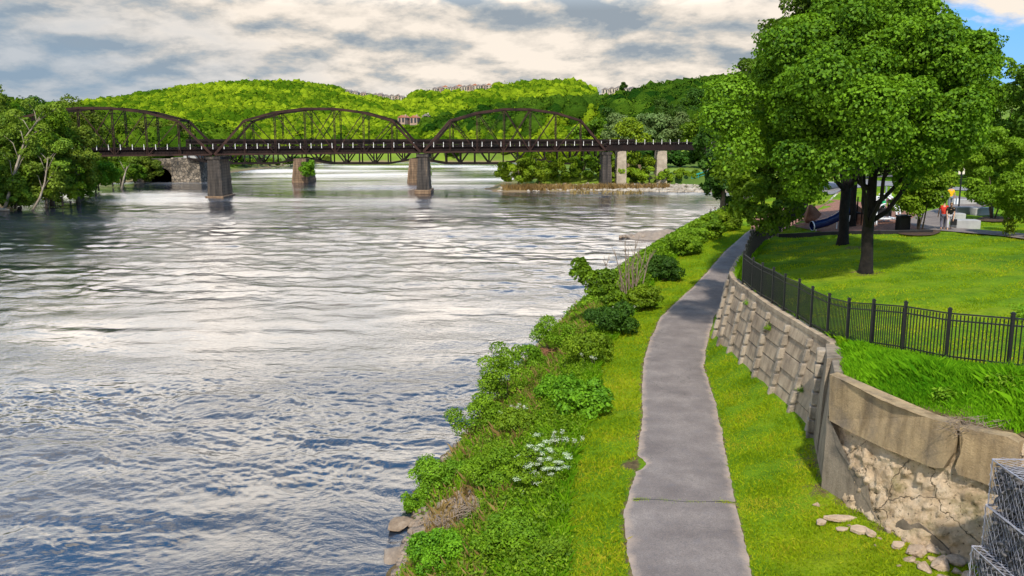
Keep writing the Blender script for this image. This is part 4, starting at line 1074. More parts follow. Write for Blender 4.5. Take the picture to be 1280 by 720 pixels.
maple(T4, 'maple with low hanging branches over the bend of the fence, left of the big trunks', (2.7, 2.6, 3.7), 5.9, 85, .7, 60000, .19, M['maple'], .16, 74, ex4, forkz=1.6, limbs=5)

# ---- park shrubs with several stems
G_S = 'young multi stem trees in the park'
def multi(loc, label, rad, zc, nleaf, size, mat, seed, stems=5, nl=40, lr=.45, group=G_S, name='multi_stem_tree', cat='tree', bark=None, sr=.05):
    r = np.random.default_rng(seed); rp = random.Random(seed); t = empty(name, loc, label, cat, group)
    L = lumps_in(r, nl, rad, .4, -.85) + np.array([0, 0, zc]); R_ = lr * r.uniform(.6, 1.4, len(L))
    mb = MB()
    for j in range(stems):
        tp = Vector(L[rp.randrange(len(L))]) * .9; b = Vector((rp.uniform(-.15, .15), rp.uniform(-.15, .15), -.1))
        m = b.lerp(tp, .45); m.x *= .6; m.y *= .6
        mb.tube([b, m, tp], [sr, sr * .7, sr * .2], 6)
    mb.build('stems', bark or M['bark_mid'], t, smooth=True)
    make_crown('foliage', mat, t, L, R_, nleaf, size, seed + 1, up=.2)
    return t
def gp(px, py, z=6.6):
    for _ in range(6): p = at_z(px, py, z); z = ground_z(p.x, p.y)
    return (p.x, p.y, z)
multi(gp(1149, 291), 'light green multi stem tree on a mulch ring beside the black bin', (1.55, 1.5, 2.1), 2.7, 24000, .15, M['bright'], 81)
multi(gp(1241, 274), 'feathery light green multi stem tree behind the concrete blocks', (2.7, 2.5, 2.7), 3.1, 28000, .16, M['bright'], 82)
multi(gp(1300, 300), 'light green shrub tree cut by the right edge of the photo', (2.2, 2.2, 2.3), 2.4, 14000, .15, M['bright'], 83)
multi(gp(1259, 297), 'tiny sapling standing on the lawn near the right edge', (.25, .25, .5), .6, 300, .12, M['olive'], 84, nl=5, lr=.2, stems=1, sr=.02)
# mulch rings
def patch(name, pix, mat, zoff=.03, kind='structure'):
    pts = [gp(*q_) for q_ in pix]; bm = bmesh.new(); f = bm.faces.new([bm.verts.new(p) for p in pts])
    me = bpy.data.meshes.new(name)
    bmesh.ops.triangulate(bm, faces=[f]); bmesh.ops.subdivide_edges(bm, edges=bm.edges[:], cuts=7, use_grid_fill=True)
    for v_ in bm.verts: v_.co.z = ground_z(v_.co.x, v_.co.y) + zoff + 0.05
    bm.normal_update()
    for f_ in bm.faces:
        if f_.normal.z < 0: f_.normal_flip()
    bm.to_mesh(me); bm.free(); me.materials.append(mat); o = bpy.data.objects.new(name, me); COL.objects.link(o); return tag(o, kind=kind)
def ring(px, py, rx, n=20): return [(px + rx * math.cos(2 * math.pi * k / n) * (1 + .1 * math.sin(5 * k)), py + rx * .16 * math.sin(2 * math.pi * k / n)) for k in range(n)]
M['dark_mulch'] = simple('dark_mulch', (0.03, 0.018, 0.010), (0.09, 0.055, 0.03), 8, .98, .03)
patch('mulch_ring', ring(1149, 292, 26), M['dark_mulch']); patch('mulch_ring', ring(1243, 275, 22), M['dark_mulch'])

# ---- trees behind the park and along the tributary
def bg_tree(px, Y, ytop, wpx, mat, label, seed, group, name='tree', base=None, ybot=None, nleaf=9000, size=None, bark=None, cat='tree', nl=38, zb=None, lr=None):
    X = (px - 640) / 1110 * Y
    zb = zb if zb is not None else (ground_z(X, Y) if Y < 126 and X > 0 else fz1(X, Y))
    zb = max(zb, .3)
    zt = CAMZ + (165 - ytop) / 1120 * Y; H = max(zt - zb, 2.5); w = wpx / 1110 * Y / 2
    rz = H * .5; zc = H - rz
    lr_ = lr or max(.5, .24 * min(w, rz))
    size = size or max(.25, Y / 1102 * 2.6)
    return tree(name, (X, Y, zb), label, cat, group, H, (w - lr_ * .6, w - lr_ * .6, rz - lr_ * .6), zc, nl, lr_, nleaf, size, mat, bark or M['bark_mid'], max(.15, H * .018), seed, tips=7, zmin=-1.0)
GB = 'trees behind the park'
for i, (px, Y, yt, w, mt, lb) in enumerate([
    (905, 85, 95, 75, 'deep', 'dark green tree rising behind the left side of the big maple'),
    (935, 100, 70, 85, 'maple_dark', 'dark tree between the far girder span and the big maple crown'),
    (1190, 100, 78, 110, 'maple', 'mid green tree showing to the right of the big maple crown'),
    (1255, 96, 72, 120, 'maple', 'broad spreading tree at the upper right corner under the small white cloud'),
    (1310, 88, 62, 120, 'maple_dark', 'dark tree cut off by the upper right edge of the photo'),
    (1010, 118, 130, 120, 'olive', 'tree glimpsed behind the trunks of the maples, left of the play area'),
    (1090, 120, 110, 120, 'deep', 'dark tree behind the road, above the play frame'),
    (1160, 118, 120, 110, 'deep', 'dark tree behind the road, above the walking people'),
    (1225, 112, 150, 90, 'olive', 'olive tree behind the feathery light green multi stem tree'),
    (1280, 108, 140, 100, 'bright', 'light green tree behind the right edge of the lawn')]):
    bg_tree(px, Y, yt, w, M[mt], lb, 200 + i * 3, GB, nleaf=16000, size=.36)
# shrubs right end
multi(gp(1262, 258), 'round light shrub low behind the feathery tree at the right', (1.8, 1.6, 1.4), 1.3, 8000, .17, M['maple'], 85, name='shrub', cat='shrub', group='shrubs round the park')

# ---- left bank
GLB = 'trees on the left bank of the river'
for i, (px, Y, yt, w, mt, lb) in enumerate([
    (-70, 132, 110, 110, 'olive', 'olive tree on the left bank just outside the left edge of the photo'),
    (-150, 122, 105, 130, 'maple', 'green tree on the left bank well outside the left edge of the photo'),
    (-110, 160, 100, 110, 'blueish', 'grey green tree behind the bank trees outside the left edge of the photo'),
    (-250, 118, 95, 150, 'olive', 'large olive tree furthest outside the left edge of the photo'),
    (5, 170, 97, 60, 'blueish', 'thin topped tree rising highest at the left edge of the photo'),
    (55, 178, 112, 70, 'deep', 'dark evergreen looking crown on the skyline left of the far hill'),
    (-25, 160, 118, 90, 'olive', 'olive tree cut by the left edge of the photo'),
    (20, 152, 135, 70, 'olive', 'yellow green tree behind the tall leaning pale trunk'),
    (62, 152, 128, 80, 'maple', 'mid green tree between the two leaning pale trunks'),
    (100, 172, 122, 80, 'olive', 'olive tree where the left truss disappears into the leaves'),
    (95, 158, 140, 62, 'blueish', 'grey green rounded tree leaning over the water in front of the bridge end'),
    (55, 147, 178, 64, 'blueish', 'blue green willowy tree low over the water by the second pale trunk'),
    (15, 146, 196, 70, 'olive', 'low olive tree at the water edge on the far left'),
    (118, 183, 196, 60, 'bright', 'yellow green bushy tree just left of the pale trunk under the bridge'),
    (150, 214, 198, 62, 'maple', 'green tree on the bank below the left truss'),
    (180, 224, 192, 50, 'olive', 'small olive tree beside the arched stone opening')]):
    bg_tree(px, Y, yt, w, M[mt], lb, 300 + i * 3, GLB, nleaf=11000, size=.42, nl=46)
for i, (px, Y, w, yt) in enumerate(((-20, 143, 70, 225), (22, 145.5, 50, 228), (75, 150, 60, 222), (98, 160, 50, 214), (122, 190, 40, 212), (140, 206, 40, 208), (168, 218, 36, 205), (85, 165, 60, 200))):
    bg_tree(px, Y, yt, w, M[('olive', 'blueish', 'bright', 'maple')[i % 4]], '%s bush along the left river edge from the left of the photo, overhanging the water' % ('first', 'second', 'third', 'fourth', 'fifth', 'sixth', 'seventh', 'eighth')[i], 370 + i * 2, 'bushes overhanging the left river edge', 'bush', nleaf=4500, size=.36, cat='bush', nl=20, zb=.4)
G7 = 'trees seen through the left truss'
for i, (px, Y, yt, w, mt, lb) in enumerate([
    (135, 262, 146, 90, 'maple', 'dark green tree behind the left truss just under its top chord'),
    (175, 275, 150, 80, 'olive', 'olive tree seen through the middle of the left truss'),
    (215, 285, 148, 80, 'olive', 'olive tree seen through the right panels of the left truss'),
    (245, 300, 158, 70, 'bright', 'yellow green tree in the gap between the left and middle trusses'),
    (280, 320, 168, 60, 'maple', 'tree behind the left end of the middle truss'),
    (310, 350, 176, 60, 'olive', 'low tree behind the first panel of the middle truss')]):
    bg_tree(px, Y, yt, w, M[mt], lb, 400 + i * 3, G7, nleaf=7000, size=.75, nl=34)
G8 = 'bushes along the far left shore'
for i, px in enumerate(range(272, 420, 16)):
    Y = 285 + i * 10.5
    bg_tree(px + 2, Y, 196 + (i % 3) * 1.5, 30, M[('deep', 'maple', 'olive')[i % 3]], ('%s bush on the far left shore, %s from the left in its row' % (('dark', 'green', 'olive')[i % 3], ('first', 'second', 'third', 'fourth', 'fifth', 'sixth', 'seventh', 'eighth', 'ninth', 'tenth')[i])), 430 + i * 2, G8, 'bush', nleaf=2500, size=.8, cat='bush', nl=14)
for i, px in enumerate(range(425, 640, 19)):
    bg_tree(px, 392, 195 + (i % 4), 34, M[('maple', 'deep', 'olive')[i % 3]], ('%s bush on the distant shore at the river bend, %s from the left' % (('green', 'dark', 'olive')[i % 3], ('first', 'second', 'third', 'fourth', 'fifth', 'sixth', 'seventh', 'eighth', 'ninth', 'tenth', 'eleventh', 'twelfth')[i])), 460 + i * 2, 'bushes on the shore at the river bend', 'bush', nleaf=2200, size=.9, cat='bush', nl=12, zb=2.5)
# vine bush on the far pier
multi((-50.6, 221, 1.0), 'leafy bush hanging on the right side of the tan pier of the rear bridge', (1.9, 1.5, 2.2), 2.6, 2500, .4, M['maple'], 87, name='shrub', cat='shrub', group=None, nl=14, lr=.7)
multi((-21.5, 221, 1.0), 'small bush growing on the water line behind the middle pier', (1.5, 1.2, 1.5), 1.7, 1400, .4, M['maple'], 88, name='shrub', cat='shrub', group=None, nl=10, lr=.6)

# leaning pale sycamore trunks
def pale_trunk(pixs, Y, label, r0, seed):
    rp = random.Random(seed)
    pts = [at_y(px, py, Y + k * .4) for k, (px, py) in enumerate(pixs)]; o_ = pts[0]
    t = empty('sycamore_tree', o_, label, 'tree', 'leaning pale sycamores on the left bank')
    mb = MB(); loc = [p - o_ for p in pts]; loc[0] += Vector((0, 0, -.6)); n = len(loc)
    mb.tube(loc, [r0 * (1 - .75 * k / (n - 1)) for k in range(n)], 8)
    L = []
    for k in range(2, n):
        for s_ in (-1, 1):
            e = loc[k] + Vector((s_ * rp.uniform(1.2, 3), rp.uniform(-1, 1), rp.uniform(1.0, 2.6))); mb.tube([loc[k - 1].lerp(loc[k], .5), loc[k].lerp(e, .5), e], [r0 * .3, r0 * .2, .04], 6); L.append(e)
    mb.build('trunk', M['bark_pale'], t, smooth=True)
    make_crown('crown', M['blueish'], t, np.array([list(e) for e in L]), np.full(len(L), 1.1), 2600, .4, seed)
pale_trunk([(4, 261), (12, 240), (20, 210), (27, 188), (33, 170), (42, 158), (50, 148)], 143, 'tallest leaning pale trunk at the far left water edge, forked high up', .27, 91)
pale_trunk([(40, 259), (50, 247), (56, 228), (59, 205), (60, 196)], 144, 'second leaning pale trunk, low over the water right of the tallest one', .21, 92)
pale_trunk([(152, 233), (155, 222), (159, 208)], 199, 'short pale leaning trunk at the water edge below the left truss', .3, 93)
mb = MB(); mb.tube([(-85.5, 143.5, .1), (-83.5, 142.5, .35), (-81, 142, .2)], [.5, .45, .2], 8)
tag(mb.build('driftwood_log', M['bark_pale'], smooth=True), 'pale log lying at the water line under the tallest leaning trunk', 'log')

# ---- right point of land
GR = 'willow bushes on the gravel point'
for i, (px, Y, yt, w, mt, lb) in enumerate([
    (648, 196, 196, 64, 'willow', 'yellow green bush farthest left on the gravel point'),
    (674, 199, 187, 70, 'willow', 'tallest yellow green bush on the gravel point under the right truss'),
    (704, 202, 196, 58, 'willow', 'mid green bush between the tall yellow bush and the dark pier'),
    (729, 204, 194, 50, 'maple', 'darker bush touching the left side of the dark pier'),
    (772, 200, 196, 52, 'willow', 'light bush just right of the dark pier and pale column'),
    (797, 203, 189, 58, 'willow', 'tall light bush in front of the girder span'),
    (812, 198, 206, 50, 'willow', 'low olive bush in front of the right pale column'),
    (844, 202, 207, 52, 'willow', 'low bush right of the right pale column'),
    (868, 204, 214, 46, 'maple', 'low green bush under the teal stair rail'),
    (905, 210, 205, 50, 'deep', 'dark bush under the end of the girder span')]):
    bg_tree(px, Y, yt, w, M[mt], lb, 500 + i * 3, GR, 'bush', nleaf=8000, size=.42, cat='bush', nl=26, zb=1.3)
G9 = 'large trees on the slope behind the girder span'
for i, (px, Y, yt, w, mt, lb) in enumerate([
    (735, 300, 148, 56, 'maple', 'rounded green tree seen at the right end of the right truss'),
    (772, 285, 143, 44, 'silver', 'pale tree just right of the right truss above the deck'),
    (790, 262, 148, 56, 'willow', 'light yellow green round tree above the girder span'),
    (812, 290, 140, 52, 'silver', 'whitish flowering tree behind the light round tree'),
    (846, 290, 138, 56, 'silver', 'widest whitish flowering tree above the girder span'),
    (875, 280, 128, 60, 'maple', 'green tree at the right end of the row behind the girder span'),
    (905, 260, 110, 70, 'maple', 'tall green tree where the slope meets the big maple'),
    (760, 330, 135, 50, 'deep', 'dark tree standing behind the pale ones near the truss end'),
    (830, 330, 126, 60, 'deep', 'dark tree behind the whitish flowering trees'),
    (870, 345, 112, 60, 'deep', 'dark tree higher on the slope left of the big maple'),
    (850, 246, 176, 60, 'deep', 'dark tree filling the shade under the girder span'),
    (800, 250, 178, 60, 'deep', 'dark tree behind the left pale column of the girder span'),
    (890, 236, 160, 60, 'deep', 'dark tree over the teal stair rail')]):
    bg_tree(px, Y, yt, w, M[mt], lb, 550 + i * 3, G9, nleaf=9000, size=.7, nl=40)

# ================================================================== FAR FOREST (stuff)
def forest(name, pts, s0, s1, mats, seed, sub=2, squash=.8, cards=0, csize=.3):
    r = np.random.default_rng(seed); Vb, Fb = ICO[sub]
    variants = []
    for v in range(8):
        W = Vb.copy(); W = W * (1 + .30 * vnoise(W, seed + v, .55, 2) + .16 * vnoise(W, seed + 40 + v, 1.4, 2))[:, None]; variants.append(W)
    keep = Fb
    n = len(pts); Vs, Fs, T = [], [], []
    vi = r.integers(0, 8, n); th = r.uniform(0, 6.28, n); s = r.uniform(s0, s1, n) * np.clip((pts[:, 1] / 1000) ** .55, .6, 1) if name == 'hillside_forest' else r.uniform(s0, s1, n); nv = len(Vb)
    tt = np.clip(.42 + .24 * r.normal(size=n) + .34 * vnoise(pts, seed + 5, .012, 2), 0, 1)
    for i in range(n):
        ct, st = math.cos(th[i]), math.sin(th[i]); W = variants[vi[i]]
        x = (W[:, 0] * ct - W[:, 1] * st) * s[i] + pts[i, 0]; y = (W[:, 0] * st + W[:, 1] * ct) * s[i] + pts[i, 1]; z = W[:, 2] * s[i] * squash + pts[i, 2] + (s[i] - s0) * .8
        Vs.append(np.stack([x, y, z], 1)); Fs.append(keep + i * nv)
    V = np.concatenate(Vs); F = np.concatenate(Fs)
    V = V + (vnoise(V / 3.0, seed + 8, 1.0, 2)[:, None]) * .35
    if cards:
        nc = cards; d = unit(r.normal(size=(n * nc, 3))); d[:, 2] = np.abs(d[:, 2]) * 1.1 - .25; d = unit(d); ss = np.repeat(s, nc)
        bump_ = 1 + .22 * vnoise(d * 1.0 + np.repeat(pts, nc, 0) * .37, seed + 3, .8, 2)
        Pc = np.repeat(pts, nc, 0) + np.stack([d[:, 0] * ss, d[:, 1] * ss, d[:, 2] * ss * squash], 1) * (bump_ * r.uniform(.92, 1.12, n * nc))[:, None]; Pc[:, 2] += (ss - s0) * .8
        Nc = d + r.normal(size=d.shape) * .45; Vc, Fc = leaf_cards(Pc, Nc, ss.mean() * csize, r, .8, .1)
        tc = np.clip(np.repeat(tt, nc) + .13 * r.normal(size=n * nc), 0, 1)
        V = np.concatenate([V, Vc]); Ft = np.concatenate([Fc[:, [0, 1, 2]], Fc[:, [0, 2, 3]]]) + nv * n; F = np.concatenate([F, Ft]); tint_ = np.concatenate([np.repeat(tt * .8, nv), np.repeat(tc, 4)])
    else: tint_ = np.repeat(tt, nv)
    o = np_mesh(name, V, F, mats, tint=tint_, smooth=True); return tag(o, kind='stuff')
def wood_mat(name, dark, light, scale):
    t = NT(name); a = t.n('ShaderNodeAttribute'); a.attribute_name = 'tint'; g = t.geo()
    c = t.ramp(t.math('ADD', a.outputs['Fac'], t.math('MULTIPLY_ADD', t.noise(scale, 4, .7, g), .7, -.35)), [(.1, dark), (.9, light)])
    return t.bsdf(c, 1.0, 0, t.bump(t.noise(scale, 5, .75, g), 1.6), 0.0)
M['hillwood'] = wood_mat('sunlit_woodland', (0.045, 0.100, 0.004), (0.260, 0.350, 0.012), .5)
M['shadewood'] = wood_mat('painted_shade_woodland', (0.014, 0.050, 0.005), (0.095, 0.180, 0.012), 1.1)  # darker twin of the hill wood: cloud shadow put into its colour
r = np.random.default_rng(99)
# sunlit hill: visible wedge
n = 23000; Yc = 395 + 715 * r.random(n) ** .8; Xc = (r.random(n) * 1010 - 60 - 640) / 1130 * Yc
# clearings: fields and house sites
pxs = Xc / Yc * 1130 + 640
field = ((Yc < 620) & (Yc > 500) & (pxs > 300) & (pxs < 440) & (r.random(n) < .85))
crest = (((pxs > 428) & (pxs < 512)) | ((pxs > 536) & (pxs < 618)) | ((pxs > 750) & (pxs < 800))) & (Yc > 925) & (Yc < 1040)
ridge = ((pxs > 742) & (pxs < 830) & (Yc > 850))
kp = ~field & ~crest & ~ridge
pts = np.stack([Xc, Yc, far_z(Xc, Yc) + 4.5], 1)[kp]
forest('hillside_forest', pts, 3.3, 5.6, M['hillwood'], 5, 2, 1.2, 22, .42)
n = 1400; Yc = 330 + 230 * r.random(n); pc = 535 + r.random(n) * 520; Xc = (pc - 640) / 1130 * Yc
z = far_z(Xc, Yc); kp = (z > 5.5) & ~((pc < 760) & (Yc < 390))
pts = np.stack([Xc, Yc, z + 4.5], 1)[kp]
n = 420; Y3 = 262 + 170 * r.random(n); p3_ = 528 + r.random(n) * 230; X3 = (p3_ - 640) / 1130 * Y3; z3 = far_z(X3, Y3); kp = (z3 > 2.0) & ~((p3_ < 640) & (Y3 < 378))
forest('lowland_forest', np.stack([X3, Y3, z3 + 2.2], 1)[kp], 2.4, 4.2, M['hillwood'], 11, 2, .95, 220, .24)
forest('shady_slope_forest', pts, 3.4, 5.6, M['shadewood'], 6, 2, .95, 170, .24)
# darker wood on the left lower slope
n = 700; Yc = 260 + 230 * r.random(n); pc = -40 + r.random(n) * 330; Xc = (pc - 640) / 1130 * Yc
z = far_z(Xc, Yc); pts = np.stack([Xc, Yc, z + 4], 1)[(z > 2.5)]
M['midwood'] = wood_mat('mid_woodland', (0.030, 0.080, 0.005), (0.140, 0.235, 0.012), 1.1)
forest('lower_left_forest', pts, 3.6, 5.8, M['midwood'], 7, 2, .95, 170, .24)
# ================================================================== PARK FURNISHINGS
patch('playground_mulch', [(938, 292), (960, 296), (1040, 293), (1165, 291), (1175, 276), (1120, 262), (1020, 258), (960, 262), (940, 275)], M['mulch'], .02)
mb = MB(); e = [gp(*q_) for q_ in ((938, 293), (975, 297), (1040, 294), (1100, 293), (1166, 292))]
for a, b in zip(e[:-1], e[1:]): mb.bar(Vector(a) + Vector((0, 0, .06)), Vector(b) + Vector((0, 0, .06)), .14, .34)
tag(mb.build('playground_edging', M['black'], bevel=.01), 'low black timber edging along the front of the brown play area', 'edging')
def strip(name, pix, width, mat, zoff=.03, cols=5):
    P = [np.array(gp(*q_)) for q_ in pix]
    d = np.r_[0, np.cumsum([np.hypot(*(b - a)[:2]) for a, b in zip(P[:-1], P[1:])])]; s = np.arange(0, d[-1], .6); P = np.array(P)
    C = np.stack([np.interp(s, d, P[:, k]) for k in (0, 1)], 1)
    for _ in range(4): C[1:-1] = (C[:-2] + C[1:-1] * 2 + C[2:]) / 4
    T = np.gradient(C, axis=0); T /= np.linalg.norm(T, axis=1, keepdims=True); Nn = np.stack([-T[:, 1], T[:, 0]], 1)
    V = []
    for k in range(cols):
        o_ = (k / (cols - 1) - .5) * width; Q = C + Nn * o_; z = ground_z_arr(Q[:, 0], Q[:, 1]) + zoff + .05; V.append(np.column_stack([Q, z]))
    V = np.stack(V, 1).reshape(-1, 3); ii, jj = np.meshgrid(np.arange(len(C) - 1), np.arange(cols - 1), indexing='ij'); q = (ii * cols + jj).ravel()
    return tag(np_mesh(name, V, np.stack([q, q + 1, q + cols + 1, q + cols], 1), mat, smooth=True, attrs={'edge': np.zeros(len(V))}), kind='structure')
strip('park_walk', [(1420, 318), (1330, 303), (1260, 294), (1210, 290), (1172, 287), (1158, 279), (1170, 269), (1195, 262), (1225, 254), (1180, 246), (1160, 240)], 2.2, M['asphalt'])
strip('park_road', [(1020, 228), (1080, 232), (1180, 236), (1270, 238), (1400, 240)], 6, M['road'], .02)
strip('park_road', [(1080, 222), (1130, 222), (1190, 222)], 2.5, M['road'], .025)

GC = 'pale concrete seat blocks along the park walk'
def cblock(px, py, lx, ly, lz, rz, label, name='concrete_block'):
    p = gp(px, py); mb = MB(); mb.box((0, 0, lz / 2), (lx, ly, lz)); o = mb.build(name, M['block'], bevel=.04); o.location = p; o.rotation_euler = (0, 0, rz); return tag(o, label, 'concrete block', GC)
cblock(1207, 286, 1.35, .9, .55, -.15, 'nearest pale concrete block on the grass right of the walking pair')
cblock(1193, 276, 1.1, .8, .5, -.1, 'pale concrete block behind the nearest one, beside the walking pair')
mb = MB()
p = gp(1222, 269)
mb.box((-.6, .5, .27), (1.5, .55, .55)); mb.box((.25, -.05, .27), (1.7, .5, .54), Matrix.Rotation(R(22), 3, 'Z'))
o = mb.build('angled_bench_block', M['block'], bevel=.04); o.location = p; tag(o, 'angled pair of joined pale concrete benches under the feathery tree', 'concrete block', GC)
cblock(1205, 256, 2.6, .6, .45, .22, 'long low pale concrete block beside the person in the yellow shirt')

# bin
t = empty('trash_bin', gp(1128, 289), 'square black litter bin at the edge of the brown play area', 'bin')
mb = MB(); mb.box((0, 0, .42), (.62, .62, .84)); mb.build('body', M['black'], t, bevel=.03)
mb = MB(); mb.box((0, 0, .9), (.70, .70, .10)); mb.box((0, 0, .97), (.36, .36, .05)); mb.build('lid', M['black'], t, bevel=.02)
mb = MB()
for k in range(9):
    mb.box((-.28 + k * .07, -.32, .42), (.025, .02, .74)); mb.box((-.32, -.28 + k * .07, .42), (.02, .025, .74))
mb.build('slats', M['fence'], t)

# sign / lamp pole
t = empty('pole_sign', gp(1198, 263, 6.6), 'thin black pole with a small pale square board near its top, by the road', 'sign post')
mb = MB(); mb.tube([(0, 0, 0), (0, 0, 3.3)], .055, 8); mb.tube([(0, 0, 0), (0, 0, .25)], .11, 8); mb.build('pole', M['black'], t)
M['pale_board'] = simple('pale_sign_board', (.62, .56, .44), (.7, .64, .52), 3, .6)
mb = MB(); mb.box((.02, .07, 2.95), (.46, .03, .62)); mb.build('board', M['pale_board'], t, bevel=.01)

# play frame
pf = empty('play_climber', gp(1103, 280, 6.5), 'white curved climbing frame with arched ladders in the brown play area', 'play frame')
mb = MB()
def arc(p0, p1, hgt, side, n=12):
    return [(p0[0] + (p1[0] - p0[0]) * t_ + side * math.sin(math.pi * t_) * .25, p0[1] + (p1[1] - p0[1]) * t_, p0[2] + (p1[2] - p0[2]) * (1 - (1 - t_) ** 2)) for t_ in [k / n for k in range(n + 1)]]
A1 = arc((.95, -.6, 0), (-.1, .1, 1.9), 0, 1); A2 = arc((.6, -.9, 0), (-.45, -.2, 1.9), 0, 1)
mb.tube(A1, .055, 6); mb.tube(A2, .055, 6)
for k in range(1, 12): mb.tube([A1[k], A2[k]], .03, 5)
A3 = arc((-1.1, -.7, 0), (-.2, .1, 1.7), 0, -1); mb.tube(A3, .05, 6)
A4 = arc((-.75, -.95, 0), (.1, -.1, 1.3), 0, -1); mb.tube(A4, .045, 6)
mb.build('arched_ladder', M['white_plastic'], pf, smooth=True)
mb = MB(); mb.box((.05, .3, .35), (1.6, .9, .1)); mb.box((-.35, .45, 1.1), (.5, .08, 1.3)); mb.build('platform', M['white_plastic'], pf, bevel=.02)
mb = MB(); mb.box((.1, .2, .75), (.9, .4, .5)); mb.build('dark_panel', M['black'], pf, bevel=.03)
for x, y in ((-.6, .5), (.6, .5), (-.6, 1.2), (.6, 1.2)):
    mb = MB(); mb.tube([(x, y, 0), (x, y, 2.3)], .05, 8); mb.build('post', M['white_plastic'], pf)
mb = MB(); mb.tube([(-1.5, -.9, 0), (-1.35, -.8, .5), (-1.1, -.75, .75), (-.9, -.8, .5), (-.85, -.9, 0)], .04, 6); mb.build('hoop', M['white_plastic'], pf, smooth=True)

ts = empty('tube_slide', gp(1032, 289, 6.4), 'navy blue tube slide sloping down to the left behind the maple trunks', 'slide')
mb = MB(); pth = [(-.95, -.2, .36), (-.6, -.1, .42), (0, 0, .55), (.6, .1, .8), (1.2, .25, 1.15), (1.6, .35, 1.35)]
mb.tube(pth, .27, 16, cap=False); mb.tube(pth, .25, 16, cap=False); mb.build('tube', M['navy'], ts, smooth=True)
mb = MB(); mb.tube([(-.97, -.2, .36), (-.90, -.19, .37)], .31, 16, cap=False); mb.build('rim', M['white_plastic'], ts)
for x, z in ((-.6, .1), (.7, .5), (1.5, .95)):
    mb = MB(); mb.tube([(x, .05, 0), (x, .05, z + .05)], .04, 6); mb.build('support', M['white_plastic'], ts)
mb = MB(); mb.box((1.9, .6, 1.1), (.9, .9, .1)); 
for x, y in ((1.5, .2), (2.3, .2), (1.5, 1.0), (2.3, 1.0)): mb.tube([(x, y, 0), (x, y, 2.1)], .045, 6)
mb.build('tower', M['steel'], ts)
p = gp(1020, 280, 6.4)
Vb, Fb = rock_mesh(300, 3, 1.1)
tag(np_mesh('climbing_boulder', Vb * np.array([.8, .6, .75]) + np.array(p) + np.array([0, 0.6, .6]), Fb, M['clay']), 'reddish brown climbing boulder behind the navy tube slide', 'boulder')
p = gp(1068, 281, 6.4)
tag(np_mesh('climbing_boulder', Vb[:, [1, 0, 2]] * np.array([.7, .6, .9]) + np.array(p) + np.array([0, 0.3, .5]), Fb[:, ::-1], M['clay']), 'smaller brown boulder seen between the two front maple trunks', 'boulder')
# teal stair rail on the far point
hr = empty('stair_rail', (40.5, 200, 1.2), 'teal metal stair rail on the slope under the end of the girder span', 'railing')
mb = MB()
for y in (0, 1.2):
    mb.tube([(0, y, 1.6), (4.4, y, 3.0), (8, y, 3.6)], .07, 6); mb.tube([(0, y, 1.0), (4.4, y, 2.4), (8, y, 3.0)], .05, 6)
mb.build('rail', M['teal'], hr)
for k in range(6):
    mb = MB(); x = k * 1.5; z = 1.6 + min(x, 4.4) * .318 + max(0, x - 4.4) * .16
    mb.tube([(x, 0, z - 1.5), (x, 0, z)], .06, 6); mb.build('baluster', M['teal'], hr)

